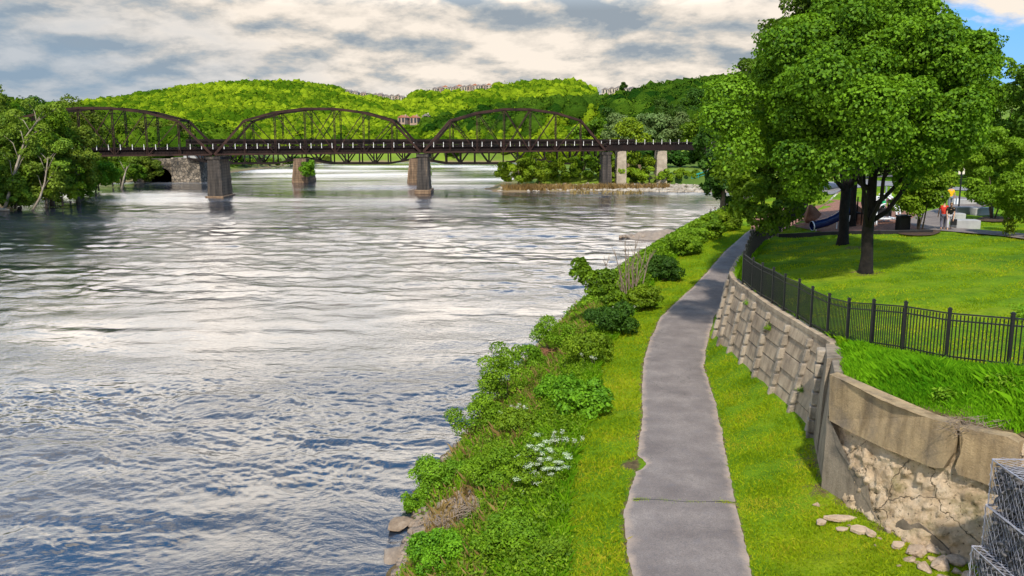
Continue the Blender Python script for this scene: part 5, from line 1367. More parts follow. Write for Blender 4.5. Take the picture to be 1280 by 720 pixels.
# ================================================================== PEOPLE
def skin(name, pts, edges, mat, parent, root=0, sub=2):
    me = bpy.data.meshes.new(name); me.from_pydata([p[:3] for p in pts], edges, []); me.materials.append(mat)
    o = bpy.data.objects.new(name, me); COL.objects.link(o); o.parent = parent
    o.modifiers.new('skin', 'SKIN').use_smooth_shade = True
    lay = me.skin_vertices[0].data
    for i, p in enumerate(pts):
        r_ = p[3]; lay[i].radius = (r_, p[4] if len(p) > 4 else r_); lay[i].use_root = (i == root)
    s = o.modifiers.new('sub', 'SUBSURF'); s.levels = sub; s.render_levels = sub
    return o
M['skin_tone'] = simple('skin', (.42, .24, .16), (.50, .30, .20), 4, .6)
def cloth(name, c): 
    if name not in M: M[name] = simple(name, tuple(x * .85 for x in c), c, 8, .9)
    return M[name]
def person(loc, rz, label, shirt, trousers, hair, scale=1.0, bend=0.0, stride=.16, arms=((.28, -.05, .86), (-.28, .1, .86)), shorts=False, group=None, sit=False):
    t = empty('person', loc, label, 'person', group, rz); t.scale = (scale,) * 3
    bz = math.sin(bend) * .5; cz = math.cos(bend)
    def up(x, y, z):   # bend the upper body forward about the hip
        d = z - .95; return (x, y + d * math.sin(bend), .95 + d * math.cos(bend))
    J = {'pel': (0, 0, .95), 'ab': up(0, 0, 1.12), 'ch': up(0, 0, 1.32), 'nk': up(0, 0, 1.47), 'hd0': up(0, .015, 1.55), 'hd1': up(0, .02, 1.63), 'hd2': up(0, .01, 1.71)}
    P = [(*J['pel'], .11, .08), (*J['ab'], .10, .075), (*J['ch'], .12, .08), (*J['nk'], .052), (*J['hd0'], .062, .075), (*J['hd1'], .078, .092), (*J['hd2'], .062, .075)]
    E = [(0, 1), (1, 2), (2, 3), (3, 4), (4, 5), (5, 6)]
    pos = {}
    for s, key in ((1, 'r'), (-1, 'l')):
        b = len(P); sh = up(.185 * s, 0, 1.41); h = arms[0 if s > 0 else 1]; hand = (h[0], h[1], h[2])
        el = tuple((sh[i] * .5 + hand[i] * .5) + (.03 * s if i == 0 else (-.04 if i == 1 else 0)) for i in range(3))
        P += [(*sh, .05), (*el, .040), (*hand, .028)]; E += [(2, b), (b, b + 1), (b + 1, b + 2)]
        d = Vector(hand) - Vector(el); d.normalize(); pm = Vector(hand) + d * .07; P.append((*pm, .034, .02)); E.append((b + 2, b + 3))
        for f in range(5):   # four fingers and a thumb
            fx = (-.027 + f * .018); base = pm + Vector((0, fx, -.01)) if f < 4 else Vector(hand) + Vector((-.02 * s, .03, -.02))
            ln = (.07, .08, .075, .06, .05)[f]; m_ = base + d * ln * .55; tip = base + d * ln + Vector((-.012 * s, .008, 0))
            k = len(P); P += [(*m_, .009), (*tip, .007)]; E += [(b + 3 if f < 4 else b + 2, k), (k, k + 1)]
        st = stride * s; hip = (.095 * s, 0, .90); kn = (.10 * s, st * .5 + .05, .50); an = (.10 * s, st, .09 + (.03 if st < 0 else 0)); toe = (.11 * s, st + .15, .04)
        k = len(P); P += [(*hip, .078), (*kn, .052), (*an, .040), (*toe, .034, .025)]; E += [(0, k), (k, k + 1), (k + 1, k + 2), (k + 2, k + 3)]
        pos[key] = (sh, el, hand, hip, kn, an, toe)
    # nose and ears
    hd = Vector(J['hd1']); k = len(P); P += [(hd.x, hd.y + .105, hd.z - .005, .012)]; E.append((5, k))
    skin('body', P, E, M['skin_tone'], t)
    for s in (-1, 1):
        mb = MB(); c = hd + Vector((.078 * s, 0, 0)); mb.box(c, (.015, .03, .055)); mb.build('ear', M['skin_tone'], t, bevel=.006)
        mb = MB(); c = hd + Vector((.03 * s, .088, .02)); mb.box(c, (.022, .01, .010)); mb.build('eye', M['black'], t)
    mb = MB(); mb.box(hd + Vector((0, .088, -.045)), (.04, .01, .008)); mb.build('mouth', cloth('lips', (.35, .12, .1)), t)
    V_, F_ = ICO[3]; hv = V_ * np.array([.092, .104, .10]) + np.array(hd + Vector((0, -.012, .035))); keep = [f for f in F_ if not (V_[f].mean(0)[1] > .35 and V_[f].mean(0)[2] < .45) and V_[f].mean(0)[2] > -.75]
    np_mesh('hair', hv, np.array(keep), hair, t, smooth=True)
    # shirt
    S = [(*up(0, 0, .93), .15, .115), (*J['ab'], .145, .112), (*J['ch'], .168, .118), (*up(0, 0, 1.44), .075, .07)]; ES = [(0, 1), (1, 2), (2, 3)]
    for key in 'rl':
        sh, el = pos[key][:2]; k = len(S); m_ = tuple(sh[i] * .35 + el[i] * .65 for i in range(3)); S += [(*sh, .072), (*m_, .062)]; ES += [(2, k), (k, k + 1)]
    skin('shirt', S, ES, shirt, t, root=1)
    Tt = [(0, 0, .97, .148, .115)]; ET = []
    for key in 'rl':
        hip, kn, an = pos[key][3:6]; k = len(Tt); e_ = kn if shorts else tuple(kn[i] * .12 + an[i] * .88 for i in range(3))
        mid = tuple(hip[i] * .5 + kn[i] * .5 for i in range(3)) if shorts else kn
        Tt += [(*hip, .105), (*mid, .08), (*e_, .075 if shorts else .06)]; ET += [(0, k), (k, k + 1), (k + 1, k + 2)]
    skin('shorts' if shorts else 'trousers', Tt, ET, trousers, t)
    for key in 'rl':
        an, toe = pos[key][5:7]; skin('shoe', [(an[0], an[1] - .04, an[2] - .045, .046, .035), (an[0], an[1] + .06, an[2] - .05, .045, .032), (toe[0], toe[1] + .02, max(.03, toe[2] - .01), .04, .026)], [(0, 1), (1, 2)], M['black'], t, sub=1)
    return t
hair_b = simple('dark_hair', (.02, .013, .008), (.05, .035, .02), 20, .6); hair_l = simple('light_brown_hair', (.20, .12, .05), (.32, .2, .09), 20, .6)
person(gp(1178, 288), R(-20), 'person in a red shirt and grey trousers walking away on the park walk', cloth('red_cloth', (.50, .035, .02)), cloth('grey_cloth', (.11, .11, .15)), hair_b, 1.0, bend=.12)
person(gp(1186, 288), R(160), 'person in a black top leaning forward beside the red shirt, holding a dark bag', cloth('black_cloth', (.015, .017, .013)), cloth('pale_cloth', (.42, .42, .46)), hair_l, .98, bend=.45, arms=((.18, .35, .78), (-.15, .38, .72)))
mb = MB(); pb = Vector(gp(1188.5, 288)); mb.box(pb + Vector((.0, -.28, .52)), (.30, .14, .34)); mb.tube([pb + Vector((-.1, -.28, .68)), pb + Vector((-.07, -.28, .82)), pb + Vector((.07, -.28, .82)), pb + Vector((.1, -.28, .68))], .012, 5)
tag(mb.build('hand_bag', M['black'], bevel=.04), 'dark bag hanging from the hand of the leaning person in black', 'bag')
person(gp(1187, 262), R(5), 'person in a bright yellow shirt standing further along the park walk', cloth('yellow_cloth', (.85, .42, .01)), cloth('slate_cloth', (.16, .18, .22)), hair_b, 1.02)
mb = MB(); pb = Vector(gp(1192.5, 262)); mb.box(pb + Vector((.06, -.1, .62)), (.34, .12, .42)); mb.tube([pb + Vector((0, -.1, .82)), pb + Vector((.03, -.1, .95)), pb + Vector((.1, -.1, .95)), pb + Vector((.13, -.1, .82))], .012, 5)
tag(mb.build('carrier_bag', M['white_plastic'], bevel=.04), 'white carrier bag held by the person in the yellow shirt', 'bag')
b = Vector(gp(1103, 280, 6.5))
person(b + Vector((.05, .3, .42)), R(200), 'child in a green shirt and dark trousers standing on the white climbing frame', cloth('green_cloth', (.04, .50, .20)), cloth('black_cloth', (.015, .017, .013)), hair_b, .72, bend=.15, stride=.1)
person(b + Vector((.75, .85, .42)), R(150), 'child in a pink shirt at the right side of the white climbing frame', cloth('pink_cloth', (.70, .16, .38)), cloth('black_cloth', (.015, .017, .013)), hair_b, .78, bend=.1, stride=.1)
p = (35.4, 113.5, 2.2)
def bankp(px, Y, zz):
    return ((px - 640) / 1105 * Y, Y, zz)
GPP = 'people by the river mouth'
pz1 = at_y(888, 274, 118); pz2 = at_y(894, 275, 118)
person((pz1.x, 118, ground_z(pz1.x, 118)), R(20), 'distant person in black standing at the river bank beyond the bushes', cloth('black_cloth', (.015, .017, .013)), cloth('black_cloth', (.015, .017, .013)), hair_b, 1.0, group=GPP)
person((pz2.x, 118.4, ground_z(pz2.x, 118.4)), R(-30), 'distant person in a white top beside the one in black on the bank', cloth('white_cloth', (.75, .75, .76)), cloth('slate_cloth', (.16, .18, .22)), hair_b, 1.0, group=GPP)

# ================================================================== HOUSES ON THE HILL
M['wall_pale'] = simple('cream_siding', (.34, .29, .23), (.48, .41, .33), .3, .9); M['wall_tan'] = simple('tan_siding', (.30, .21, .16), (.38, .27, .21), .3, .9)
M['roof_grey'] = simple('grey_roof', (.16, .14, .14), (.26, .22, .21), .5, .9); M['roof_red'] = simple('red_brown_roof', (.30, .11, .06), (.38, .16, .1), .5, .9); M['glass'] = simple('dark_window', (.03, .035, .04), (.05, .055, .06), 1, .3)
ORD = ['first', 'second', 'third', 'fourth', 'fifth', 'sixth', 'seventh', 'eighth', 'ninth', 'tenth', 'eleventh', 'twelfth', 'thirteenth', 'fourteenth', 'fifteenth', 'sixteenth']
def house(X, Y, z, w, d, h, rz, wm, rm, label, group, ext=8):
    t = empty('house', (X, Y, z), label, 'house', group, rz)
    mb = MB(); mb.box((0, 0, (h - ext) / 2), (w, d, h + ext)); wa = mb.build('wall', wm, t)
    mb = MB(); rh = w * .33
    mb.prism([(-w / 2 - .3, -d / 2 - .3, h), (w / 2 + .3, -d / 2 - .3, h), (0, -d / 2 - .3, h + rh)], (0, d + .6, 0)); rf = mb.build('roof', rm, t)
    mb = MB(); mb.box((w * .25, 0, h + rh * .9), (.8, .8, 1.4)); mb.build('chimney', wm, rf)
    for wx in (-w * .25, w * .25):
        for wz in (h * .3, h * .7):
            mb = MB(); mb.box((wx, -d / 2 - .03, wz), (1.3, .1, 1.5)); mb.build('window', M['glass'], t)
    return t
def row(pxs_, pys, Y, w, names, group, mats=(('wall_pale', 'roof_grey'),), h=4.6):
    for i, (px, py) in enumerate(zip(pxs_, pys)):
        p = at_y(px, py, Y + (i % 3) * 3); mt = mats[i % len(mats)]
        house(p.x, p.y, p.z - h * .75, w, 9, h * (1 + .12 * ((i * 7) % 3 - 1)), R((i * 37) % 30 - 15), M[mt[0]], M[mt[1]], names % ORD[i], group, 3 if Y > 800 else 1.0)
row([437, 445, 455, 462, 469, 476, 483, 490, 497, 503], [115, 117, 119, 119.5, 120, 120.5, 121, 121.5, 122, 122.5], 955, 6.0, '%s house from the left in the pale terrace on the crest between the two hilltops', 'pale terrace on the left hill crest', (('wall_pale', 'roof_grey'), ('wall_pale', 'roof_grey'), ('wall_tan', 'roof_grey')))
row([545, 551, 557, 563, 569, 575, 581, 587, 593, 599, 605, 611], [112, 111.5, 111, 111, 110.5, 110, 109.5, 109, 109, 108.5, 108.5, 108.5], 960, 5.5, '%s house from the left in the terrace left of the highest wooded hilltop', 'terrace beside the highest hilltop', (('wall_pale', 'roof_grey'), ('wall_tan', 'roof_grey'), ('wall_pale', 'roof_red')))
row([757, 765, 773, 781, 789], [113, 112.5, 112, 112, 112.5], 905, 6.5, '%s house from the left on the bare ridge right of the hilltop', 'houses on the bare ridge', h=4.2)
row([505, 519, 533, 548], [148, 149, 148, 150], 560, 4.6, '%s house from the left among the trees of the valley behind the trusses', 'houses in the valley', (('wall_tan', 'roof_red'), ('wall_tan', 'roof_red'), ('wall_pale', 'roof_grey')), h=3.6)
p = at_y(777, 112, 890); bg_tree(777, 890, 104, 13, M['deep'], 'lone round tree standing on the bare ridge between the houses', 700, None, nleaf=900, size=2.2, nl=8, zb=p.z - 5)

# ================================================================== SPIT, GRAVEL, ROCKS
gm = MB()
def mound(name, ctr, rx, ry, h, rot, mat, seed, kind='structure'):
    n = 40; V = []; ct, st = math.cos(rot), math.sin(rot)
    g = np.linspace(-1, 1, n); A, B = np.meshgrid(g, g); rr_ = np.hypot(A, B); z = h * np.maximum(0, 1 - rr_ ** 2) - .5
    x = A * rx; y = B * ry; V = np.stack([x.ravel() * ct - y.ravel() * st + ctr[0], x.ravel() * st + y.ravel() * ct + ctr[1], z.ravel()], 1)
    V[:, 2] += vnoise(V * [1, 1, 0], seed, .3, 3) * .22
    ii, jj = np.meshgrid(np.arange(n - 1), np.arange(n - 1), indexing='ij'); q = (ii * n + jj).ravel()
    return tag(np_mesh(name, V, np.stack([q, q + 1, q + n + 1, q + n], 1), mat, smooth=True), kind=kind)
s0 = at_z(772, 297, 0); s1 = at_z(868, 296, 0)
cs = (s0 + s1) / 2; mound('stone_spit', (cs.x + 1, cs.y), (s1 - s0).length * .56, 3.4, 1.5, math.atan2(s1.y - s0.y, s1.x - s0.x), M['rock'], 9)
rp = random.Random(12); k = 0
GSP = 'brown rocks of the low stone spit in the river'
for i in range(110):
    t_ = rp.random() ** .9; c = s0.lerp(s1, t_); off_ = rp.uniform(-1, 1) * (0.5 + 2.2 * t_)
    s_ = rp.uniform(.3, .75) * (.6 + .6 * t_)
    rock('rock', (c.x + rp.uniform(-.3, .3), c.y + off_, .1 + .5 * t_ * (1 - abs(off_) / 3)), (s_ * 1.3, s_, s_ * .9), M['rock'], 'brown angular rock among many in the low stone spit reaching into the river', GSP)
bank_rocks = [(500, 662, .55, 'large pinkish rock half in the water at the lower left tip of the bank'), (492, 700, .5, 'long grey rock slanting into the water at the bottom of the bank'), (520, 655, .35, 'brown rock in the water right of the large pinkish one'),
              (560, 690, .3, 'brown rock low on the bank near the bottom edge'), (541, 716, .3, 'brown rock cut by the bottom edge of the photo on the bank'), (552, 655, .35, 'pale rock in the gap between the bushes on the lower bank'), (566, 648, .45, 'large pale flat rock in the gap between the lower bank bushes'),
              (560, 628, .3, 'pale rock above the large flat one in the bush gap'), (573, 613, .38, 'whitish rock upper in the bush gap on the bank'), (585, 620, .3, 'whitish rock right of the upper one in the bush gap'), (568, 664, .35, 'reddish split rock under the large flat one'),
              (548, 602, .25, 'small rock by the water left of the bush gap'), (530, 640, .25, 'small dark rock at the water line above the large pinkish one'), (600, 550, .35, 'pale rock at the water edge beside the upright brown stump'), (544, 705, .3, 'tan rock among the weeds near the bottom left of the bank'), (575, 700, .22, 'small tan rock half hidden by weeds at the bottom of the bank'),
              (512, 690, .3, 'dark wet rock between the pinkish and the long grey rock'), (590, 640, .25, 'small pale rock right of the bush gap'), (527, 668, .25, 'small brown rock at the foot of the lower bank bushes'),
              (556, 640, .22, 'tan rock between the two large pale ones in the bush gap'), (580, 640, .26, 'flat tan rock at the right of the bush gap'), (572, 630, .2, 'small pinkish rock in the middle of the bush gap'), (562, 676, .28, 'pale rock just below the reddish split rock'), (548, 680, .2, 'small brown rock left below the reddish split rock')]
for px, py, s_, lb in bank_rocks:
    p = gp(px, py, .6); rock('rock', (p[0], p[1], max(p[2], 0) + s_ * .1), (s_ * 1.3, s_, s_ * .75), M['rock'] if 'p' != lb[0] and 'w' != lb[0] else M['stone'], lb, 'rocks at the foot of the near bank')
# gravel beaches: uncountable stones
def gravel(name, X, Y, Z, s0_, s1_, mat, seed):
    r = np.random.default_rng(seed); n = len(X); V, F = ICO[1]; nv = len(V); s = r.uniform(s0_, s1_, n)
    W = (V[None] * (1 + .35 * r.normal(size=(n, nv, 1)).clip(-1, 1)) * s[:, None, None] * np.array([1.3, 1, .7])) + np.stack([X, Y, Z], 1)[:, None]
    return tag(np_mesh(name, W.reshape(-1, 3), (F[None] + np.arange(n)[:, None, None] * nv).reshape(-1, 3), mat), kind='stuff')
M['gravel'] = simple('pale_gravel', (.16, .13, .09), (.42, .37, .30), .5, .9, 0)
r = np.random.default_rng(5); n = 2600; X = r.uniform(-3, 60, n); Y = 190 + r.random(n) ** 1.6 * 9 - np.interp(X, [-3, 20, 45, 60], [0, 0, 3, 4]); Z = far_z(X, Y)
wz = np.interp(X, [-3, 15, 30, 60], [.10, .15, .8, 1]); kp = (Z > -.15) & (r.random(n) < wz)
gravel('gravel_beach', X[kp], Y[kp], np.maximum(Z[kp], 0) + .1, .16, .48, M['gravel'], 6)
n = 2600; Y = r.uniform(14, 60, n); t_ = r.random(n) ** 1.5 * .55; X = Wf(Y) + (Sf(Y) - Wf(Y)) * t_; Z = ground_z_arr(X, Y)
gravel('bank_rubble', X, Y, Z + .03, .05, .22, M['rock'], 8)

# ================================================================== GRASS AND WEEDS
def blades(name, X, Y, h, wdt, mat, seed, per=1, lean=.45, zoff=0.0, zs=None):
    r = np.random.default_rng(seed); X = np.repeat(X, per); Y = np.repeat(Y, per); n = len(X)
    X = X + r.normal(size=n) * .035 * per ** .5; Y = Y + r.normal(size=n) * .035 * per ** .5
    Z = (ground_z_arr(X, Y) if zs is None else np.repeat(zs, per)) + zoff
    hh = h * r.uniform(.5, 1.35, n) if np.isscalar(h) else np.repeat(h, per) * r.uniform(.6, 1.3, n)
    a = r.uniform(0, 6.28, n); ln = np.abs(r.normal(size=n)) * lean * hh; la = r.uniform(0, 6.28, n); wv_ = wdt * r.uniform(.6, 1.4, n)
    B = np.stack([X, Y, Z - .02], 1); W = np.stack([np.cos(a), np.sin(a), 0 * a], 1) * wv_[:, None] * .5
    Lm = np.stack([np.cos(la) * ln * .35, np.sin(la) * ln * .35, hh * .6], 1); Tp = np.stack([np.cos(la) * ln, np.sin(la) * ln, hh], 1)
    V = np.stack([B - W, B + W, B + Lm + W * .7, B + Tp], 1)
    F = np.arange(4 * n).reshape(n, 4)
    tint = np.clip(.45 + .22 * r.normal(size=n) + .3 * vnoise(np.stack([X, Y, 0 * X], 1), seed + 3, .35, 3), 0, 1)
    return tag(np_mesh(name, V.reshape(-1, 3), F, mat, tint=np.repeat(tint, 4)), kind='stuff')
r = np.random.default_rng(17)
def sample_between(fa, fb, y0, y1, n, bias=1.6, ta=0.0, tb=1.0):
    Y = y0 + (y1 - y0) * r.random(n) ** bias; t_ = ta + (tb - ta) * r.random(n); a, b = fa(Y), fb(Y); X = a + (b - a) * t_
    w_ = np.abs(b - a); kp = r.random(n) < w_ / w_.max(); return X[kp], Y[kp]
Lm = lambda y: Lf(y) - .06; Rm = lambda y: Rf(y) + .06
X, Y = sample_between(Rm, lambda y: Bf(y) - .03, 15, 42, 190000, 1.5); blades('short_grass', X, Y, .075, .022, M['grass_blade'], 1, 1, .8)
X, Y = sample_between(lambda y: Sf(y) - .2, Lm, 15, 75, 170000, 1.7); kk = np.hypot((X - 3.62) * 1.3, Y - 25.6) > .42; X, Y = X[kk], Y[kk]; blades('short_grass', X, Y, .085, .024, M['grass_blade'], 2, 1, .8)
# rough grass on the bank above the broken wall and in front of the fence
X, Y = sample_between(lambda y: TX(y) + .1, lambda y: FXf(y) + .15, 15.5, 27, 90000, 1.2)
hgt = np.clip(np.minimum(.10 + .14 * (X - TX(Y)), .07 + .16 * (FXf(Y) + .15 - X)), .06, .30) * (1 + .5 * vnoise(np.stack([X, Y, 0 * X], 1), 4, .5, 2))
blades('long_grass', X, Y, hgt, .022, M['tall_grass'], 3, 1, .5)
X, Y = sample_between(lambda y: TX(y) + .02, lambda y: FXf(y) + .15, 26.5, 52, 22000, 1.2); blades('long_grass', X, Y, .20, .025, M['tall_grass'], 4, 1, .5)
# lawn beyond the fence
Y = 19 + 40 * r.random(190000) ** 1.3; X = FXf(Y) + .1 + 26 * r.random(len(Y)); kp = X < Y * .62 + 1
blades('lawn_grass', X[kp], Y[kp], .06, .03, M['grass_blade'], 5, 1, .8)
# tall weeds / leafy cover on the river slope
def cover(name, X, Y, nl, size, mat, hmax, seed, spread=.16):
    gg = gp(566, 645, .8); kk = np.hypot(X - gg[0], (Y - gg[1]) * .55) > 1.0; X, Y = X[kk], Y[kk]
    r2 = np.random.default_rng(seed); n = len(X); X = np.repeat(X, nl) + r2.normal(size=n * nl) * spread; Y = np.repeat(Y, nl) + r2.normal(size=n * nl) * spread
    hs_ = np.repeat(hmax * r2.uniform(.25, 1, n), nl) * r2.random(n * nl) ** .6; Z = ground_z_arr(X, Y) + hs_
    N = r2.normal(size=(n * nl, 3)) * .6; N[:, 2] += .8
    V, F = leaf_cards(np.stack([X, Y, Z], 1), N, size, r2, .5)
    tint = np.clip(np.repeat(.45 + .25 * r2.normal(size=n), nl) + .12 * r2.normal(size=n * nl), 0, 1)
    return tag(np_mesh(name, V, F, mat, tint=np.repeat(tint, 4)), kind='stuff')
X, Y = sample_between(Wf, Sf, 14, 62, 9500, 1.5, .08, 1.0); cover('bank_weeds', X, Y, 22, .12, M['weed'], .50, 21)
X, Y = sample_between(Wf, Sf, 55, 126, 5000, 1.2, .12, 1.0); cover('bank_weeds', X, Y, 16, .26, M['weed'], .9, 22, .3)
X, Y = sample_between(Wf, Sf, 14, 60, 2600, 1.5, .5, 1.1); cover('bank_weeds', X, Y, 26, .10, M['bright'], .42, 23)
X, Y = sample_between(Wf, Sf, 14, 70, 34000, 1.6, .12, 1.12); gg = gp(566, 645, .8); kk = np.hypot(X - gg[0], (Y - gg[1]) * .55) > .9; X, Y = X[kk], Y[kk]; blades('long_grass', X, Y, .34, .025, M['tall_grass'], 24, 3, .5)
X, Y = sample_between(Wf, Sf, 14, 60, 3500, 1.5, .1, .7); blades('dry_reeds', X, Y, .5, .016, M['dry'], 25, 3, .4)
# dry reeds on the far point
X = r.uniform(-2, 34, 3000); Y = 190.5 + r.random(3000) * 3; Z = far_z(X, Y); kp = Z > .1; blades('dry_reeds', X[kp], Y[kp], 1.1, .14, M['dry'], 26, 1, .4, zs=Z[kp])
X = r.uniform(12, 27, 400); Y = 181 + r.random(400) * 3.0; kp = vnoise(np.stack([X, Y, 0 * X], 1), 3, .12, 2) > .15; blades('dry_reeds', X[kp], Y[kp], .8, .12, M['dry'], 27, 1, .5, zs=X[kp] * 0)

# ---- individual bushes of the near bank
GN = 'bushes on the near river bank'
def bush(px, py, rpx, hpx, mat, label, seed, nleaf=5000, size=.10, nl=26, stems=5, z0=1.2, lrk=.36, name='bush', zc_=.55):
    if mat is M['maple'] or mat is M['olive']: mat = M['bank']
    if px > 800: rpx *= .72; hpx *= .72
    px -= 8; rpx *= .86; hpx *= .84; nleaf = int(nleaf * 1.25); size *= .85
    g_ = gp(px, py, z0); k_ = g_[1] / 1085.0; rx = rpx * k_; H = hpx * k_
    return multi((g_[0], g_[1], g_[2] - .05), label, (rx, rx * .85, H * .5), H * zc_, nleaf, size, mat, seed, stems=stems, nl=nl, lr=max(.09, min(rx, H) * lrk * .8), group=GN, name=name, cat='bush', bark=M['bark_mid'], sr=max(.012, H * .016))
bush(728, 520, 44, 56, M['weed'], 'large round dark leaved bush halfway up the bank beside the path verge', 801, 9000, .13)
bush(697, 448, 34, 60, M['olive'], 'loose airy bush overhanging the water upstream of the brown twig heap', 802, 4500, .11)
bush(645, 505, 42, 88, M['olive'], 'tall olive bush at the water edge below the brown twig heap', 803, 7000, .10)
bush(605, 548, 38, 66, M['olive'], 'spreading bush leaning over the water above the upright brown stump', 804, 6500, .09)
bush(556, 618, 40, 54, M['bright'], 'feathery bush reaching furthest over the water low on the bank', 805, 7000, .085)
bush(622, 612, 40, 56, M['maple'], 'broad feathery bush right of the one reaching furthest over the water', 806, 8000, .085)
bush(528, 640, 22, 30, M['weed'], 'low bush at the water line above the pinkish rock', 807, 3500, .08)
bush(560, 715, 48, 60, M['weed'], 'bright low bush at the bottom of the photo nearest the water', 808, 7500, .08)
bush(640, 690, 50, 58, M['olive'], 'green bush at the bottom of the bank under the white flowers', 809, 8000, .08)
bush(655, 545, 30, 44, M['bright'], 'small bright green bush between the tall olive bush and the white flowers', 810, 4500, .09)
bush(700, 700, 30, 36, M['weed'], 'low leafy bush at the bottom edge beside the mown verge', 811, 4000, .08)
bush(630, 590, 34, 44, M['olive'], 'olive bush just left of the white flowers', 812, 4500, .08)
bush(745, 455, 34, 44, M['maple'], 'bush between the round dark leaved bush and the leaning sapling', 813, 4500, .12)
bush(775, 418, 36, 46, M['deep'], 'dark bush at the foot of the leaning sapling', 814, 5500, .13)
bush(812, 388, 36, 50, M['maple'], 'bush on the bank right of the bare twigs', 815, 5500, .15)
bush(838, 350, 34, 48, M['deep'], 'dark bush standing highest on the bank near the river spit', 816, 5500, .17)
bush(862, 322, 32, 46, M['bright'], 'light bush below the two distant people on the bank', 817, 5500, .2)
bush(892, 300, 30, 42, M['maple'], 'bush on the bank just under the two distant people', 818, 5000, .24)
bush(915, 288, 28, 36, M['maple'], 'bush at the far end of the bank under the big maple branches', 819, 4500, .26)
bush(880, 308, 26, 30, M['bright'], 'light bush between the mown verge and the far bank bushes', 820, 3500, .2)
bush(790, 372, 30, 40, M['olive'], 'olive bush under the bare twigs', 821, 3500, .14)
bush(700, 500, 26, 36, M['weed'], 'small bush left of the round dark leaved bush', 822, 3500, .1)
bush(668, 470, 26, 46, M['maple'], 'bush beside the brown twig heap over the water', 823, 3500, .1)
bush(690, 590, 40, 34, M['weed'], 'low leafy patch bush right of the white flowers', 824, 4500, .09)
# flowering bush
fb = bush(680, 612, 34, 62, M['maple'], 'leafy bush covered with white flower clusters on the near bank', 825, 6000, .085, name='flowering_bush')
rq = np.random.default_rng(4); k_ = fb.location.y / 1085
C = rq.normal(size=(46, 3)) * np.array([17, 12, 14]) * k_ + np.array([0, -6 * k_, 42 * k_]); idx = np.repeat(np.arange(46), 110)
Pp = C[idx] + rq.normal(size=(len(idx), 3)) * np.array([.055, .055, .02]); Nn = rq.normal(size=(len(idx), 3)) * .3; Nn[:, 2] += 1
V, F = leaf_cards(Pp, Nn, .024, rq, .9); np_mesh('flowers', V, F, M['blossom'], fb, tint=np.repeat(rq.random(len(Pp)), 4))
def blossoms(px, py, n, sp, label, seed):
    g_ = gp(px, py, 1.5); rq = np.random.default_rng(seed); k_ = g_[1] / 1085; C = rq.normal(size=(n, 3)) * sp * k_ * np.array([1, .7, .3]); C[:, 2] += .55; t = empty('white_wildflower', g_, label, 'wildflower', 'white wildflowers on the near bank')
    mb = MB(); 
    for c_ in C: mb.tube([(c_[0] * .5, c_[1] * .5, 0), tuple(c_)], .006, 4)
    mb.build('stems', M['bark_mid'], t)
    idx = np.repeat(np.arange(n), 40); Pp = C[idx] + rq.normal(size=(len(idx), 3)) * .035; Nn = rq.normal(size=(len(idx), 3)) * .3; Nn[:, 2] += 1; V, F = leaf_cards(Pp, Nn, .035, rq, .9); np_mesh('flowers', V, F, M['blossom'], t, tint=np.full(len(V), .7))
blossoms(652, 528, 9, 10, 'white flowers between the tall olive bush and the small bright green bush', 1)
blossoms(742, 462, 5, 6, 'few white flowers by the bush near the middle of the bank', 2)
blossoms(776, 395, 4, 5, 'pair of white flower heads near the foot of the leaning sapling', 3)
blossoms(700, 566, 10, 12, 'white flower heads along the upper right side of the flowering bush', 4)

# leaning sapling
g_ = gp(775, 392, 1.5); k_ = g_[1] / 1085
t = empty('leaning_sapling', g_, 'leafy maple sapling leaning out over the water from the bank', 'tree')
def L_(px, py, dy=0): p = at_y(px, py, g_[1] + dy); return Vector((p.x - g_[0], p.y - g_[1], p.z - g_[2]))
mb = MB(); st = [Vector((0, 0, -.1)), L_(766, 378), L_(752, 362), L_(737, 345), L_(724, 330)]
mb.tube(st, [.09, .075, .06, .04, .015], 8)
for q_ in ((762, 350), (745, 338), (735, 360), (728, 345), (757, 372), (770, 365)): e_ = L_(*q_); mb.tube([st[1].lerp(st[2], .6), e_], [.03, .01], 5)
mb.build('trunk', M['bark_mid'], t, smooth=True)
LL = np.array([list(L_(*q_)) for q_ in ((724, 330), (730, 338), (738, 345), (746, 352), (753, 345), (760, 358), (752, 362), (766, 368), (742, 362), (735, 350), (758, 372), (768, 380), (762, 345), (722, 342), (773, 372))])
make_crown('crown', M['maple'], t, LL, np.full(len(LL), .42), 5200, .17, 61, up=.3)
# bare twigs
t = empty('bare_shrub', gp(786, 384, 1.5), 'leafless grey shrub of thin upright twigs beside the leaning sapling', 'shrub'); b0 = Vector(t.location)
rp = random.Random(8)
for px0, px1, ty in ((780, 768, 312), (783, 781, 303), (786, 785, 308), (790, 795, 300), (793, 799, 309), (788, 806, 318), (778, 754, 325), (796, 813, 316), (784, 772, 330), (792, 790, 322)):
    mb = MB(); a = at_y(px0, 386, b0.y) - b0; e_ = at_y(px1, ty, b0.y + rp.uniform(-.5, .5)) - b0; m = a.lerp(e_, .5) + Vector((rp.uniform(-.1, .1), 0, .1)); mb.tube([a + Vector((0, 0, -.2)), m, e_], [.045, .034, .015], 5)
    for s_ in range(7):
        f = rp.uniform(.25, .9); q_ = a.lerp(e_, f); d_ = Vector((rp.uniform(-.5, .5), rp.uniform(-.3, .3), rp.uniform(.4, 1.0))); mb.tube([q_, q_ + d_], [.02, .008], 4)
    mb.build('branch', M['twig'], t)
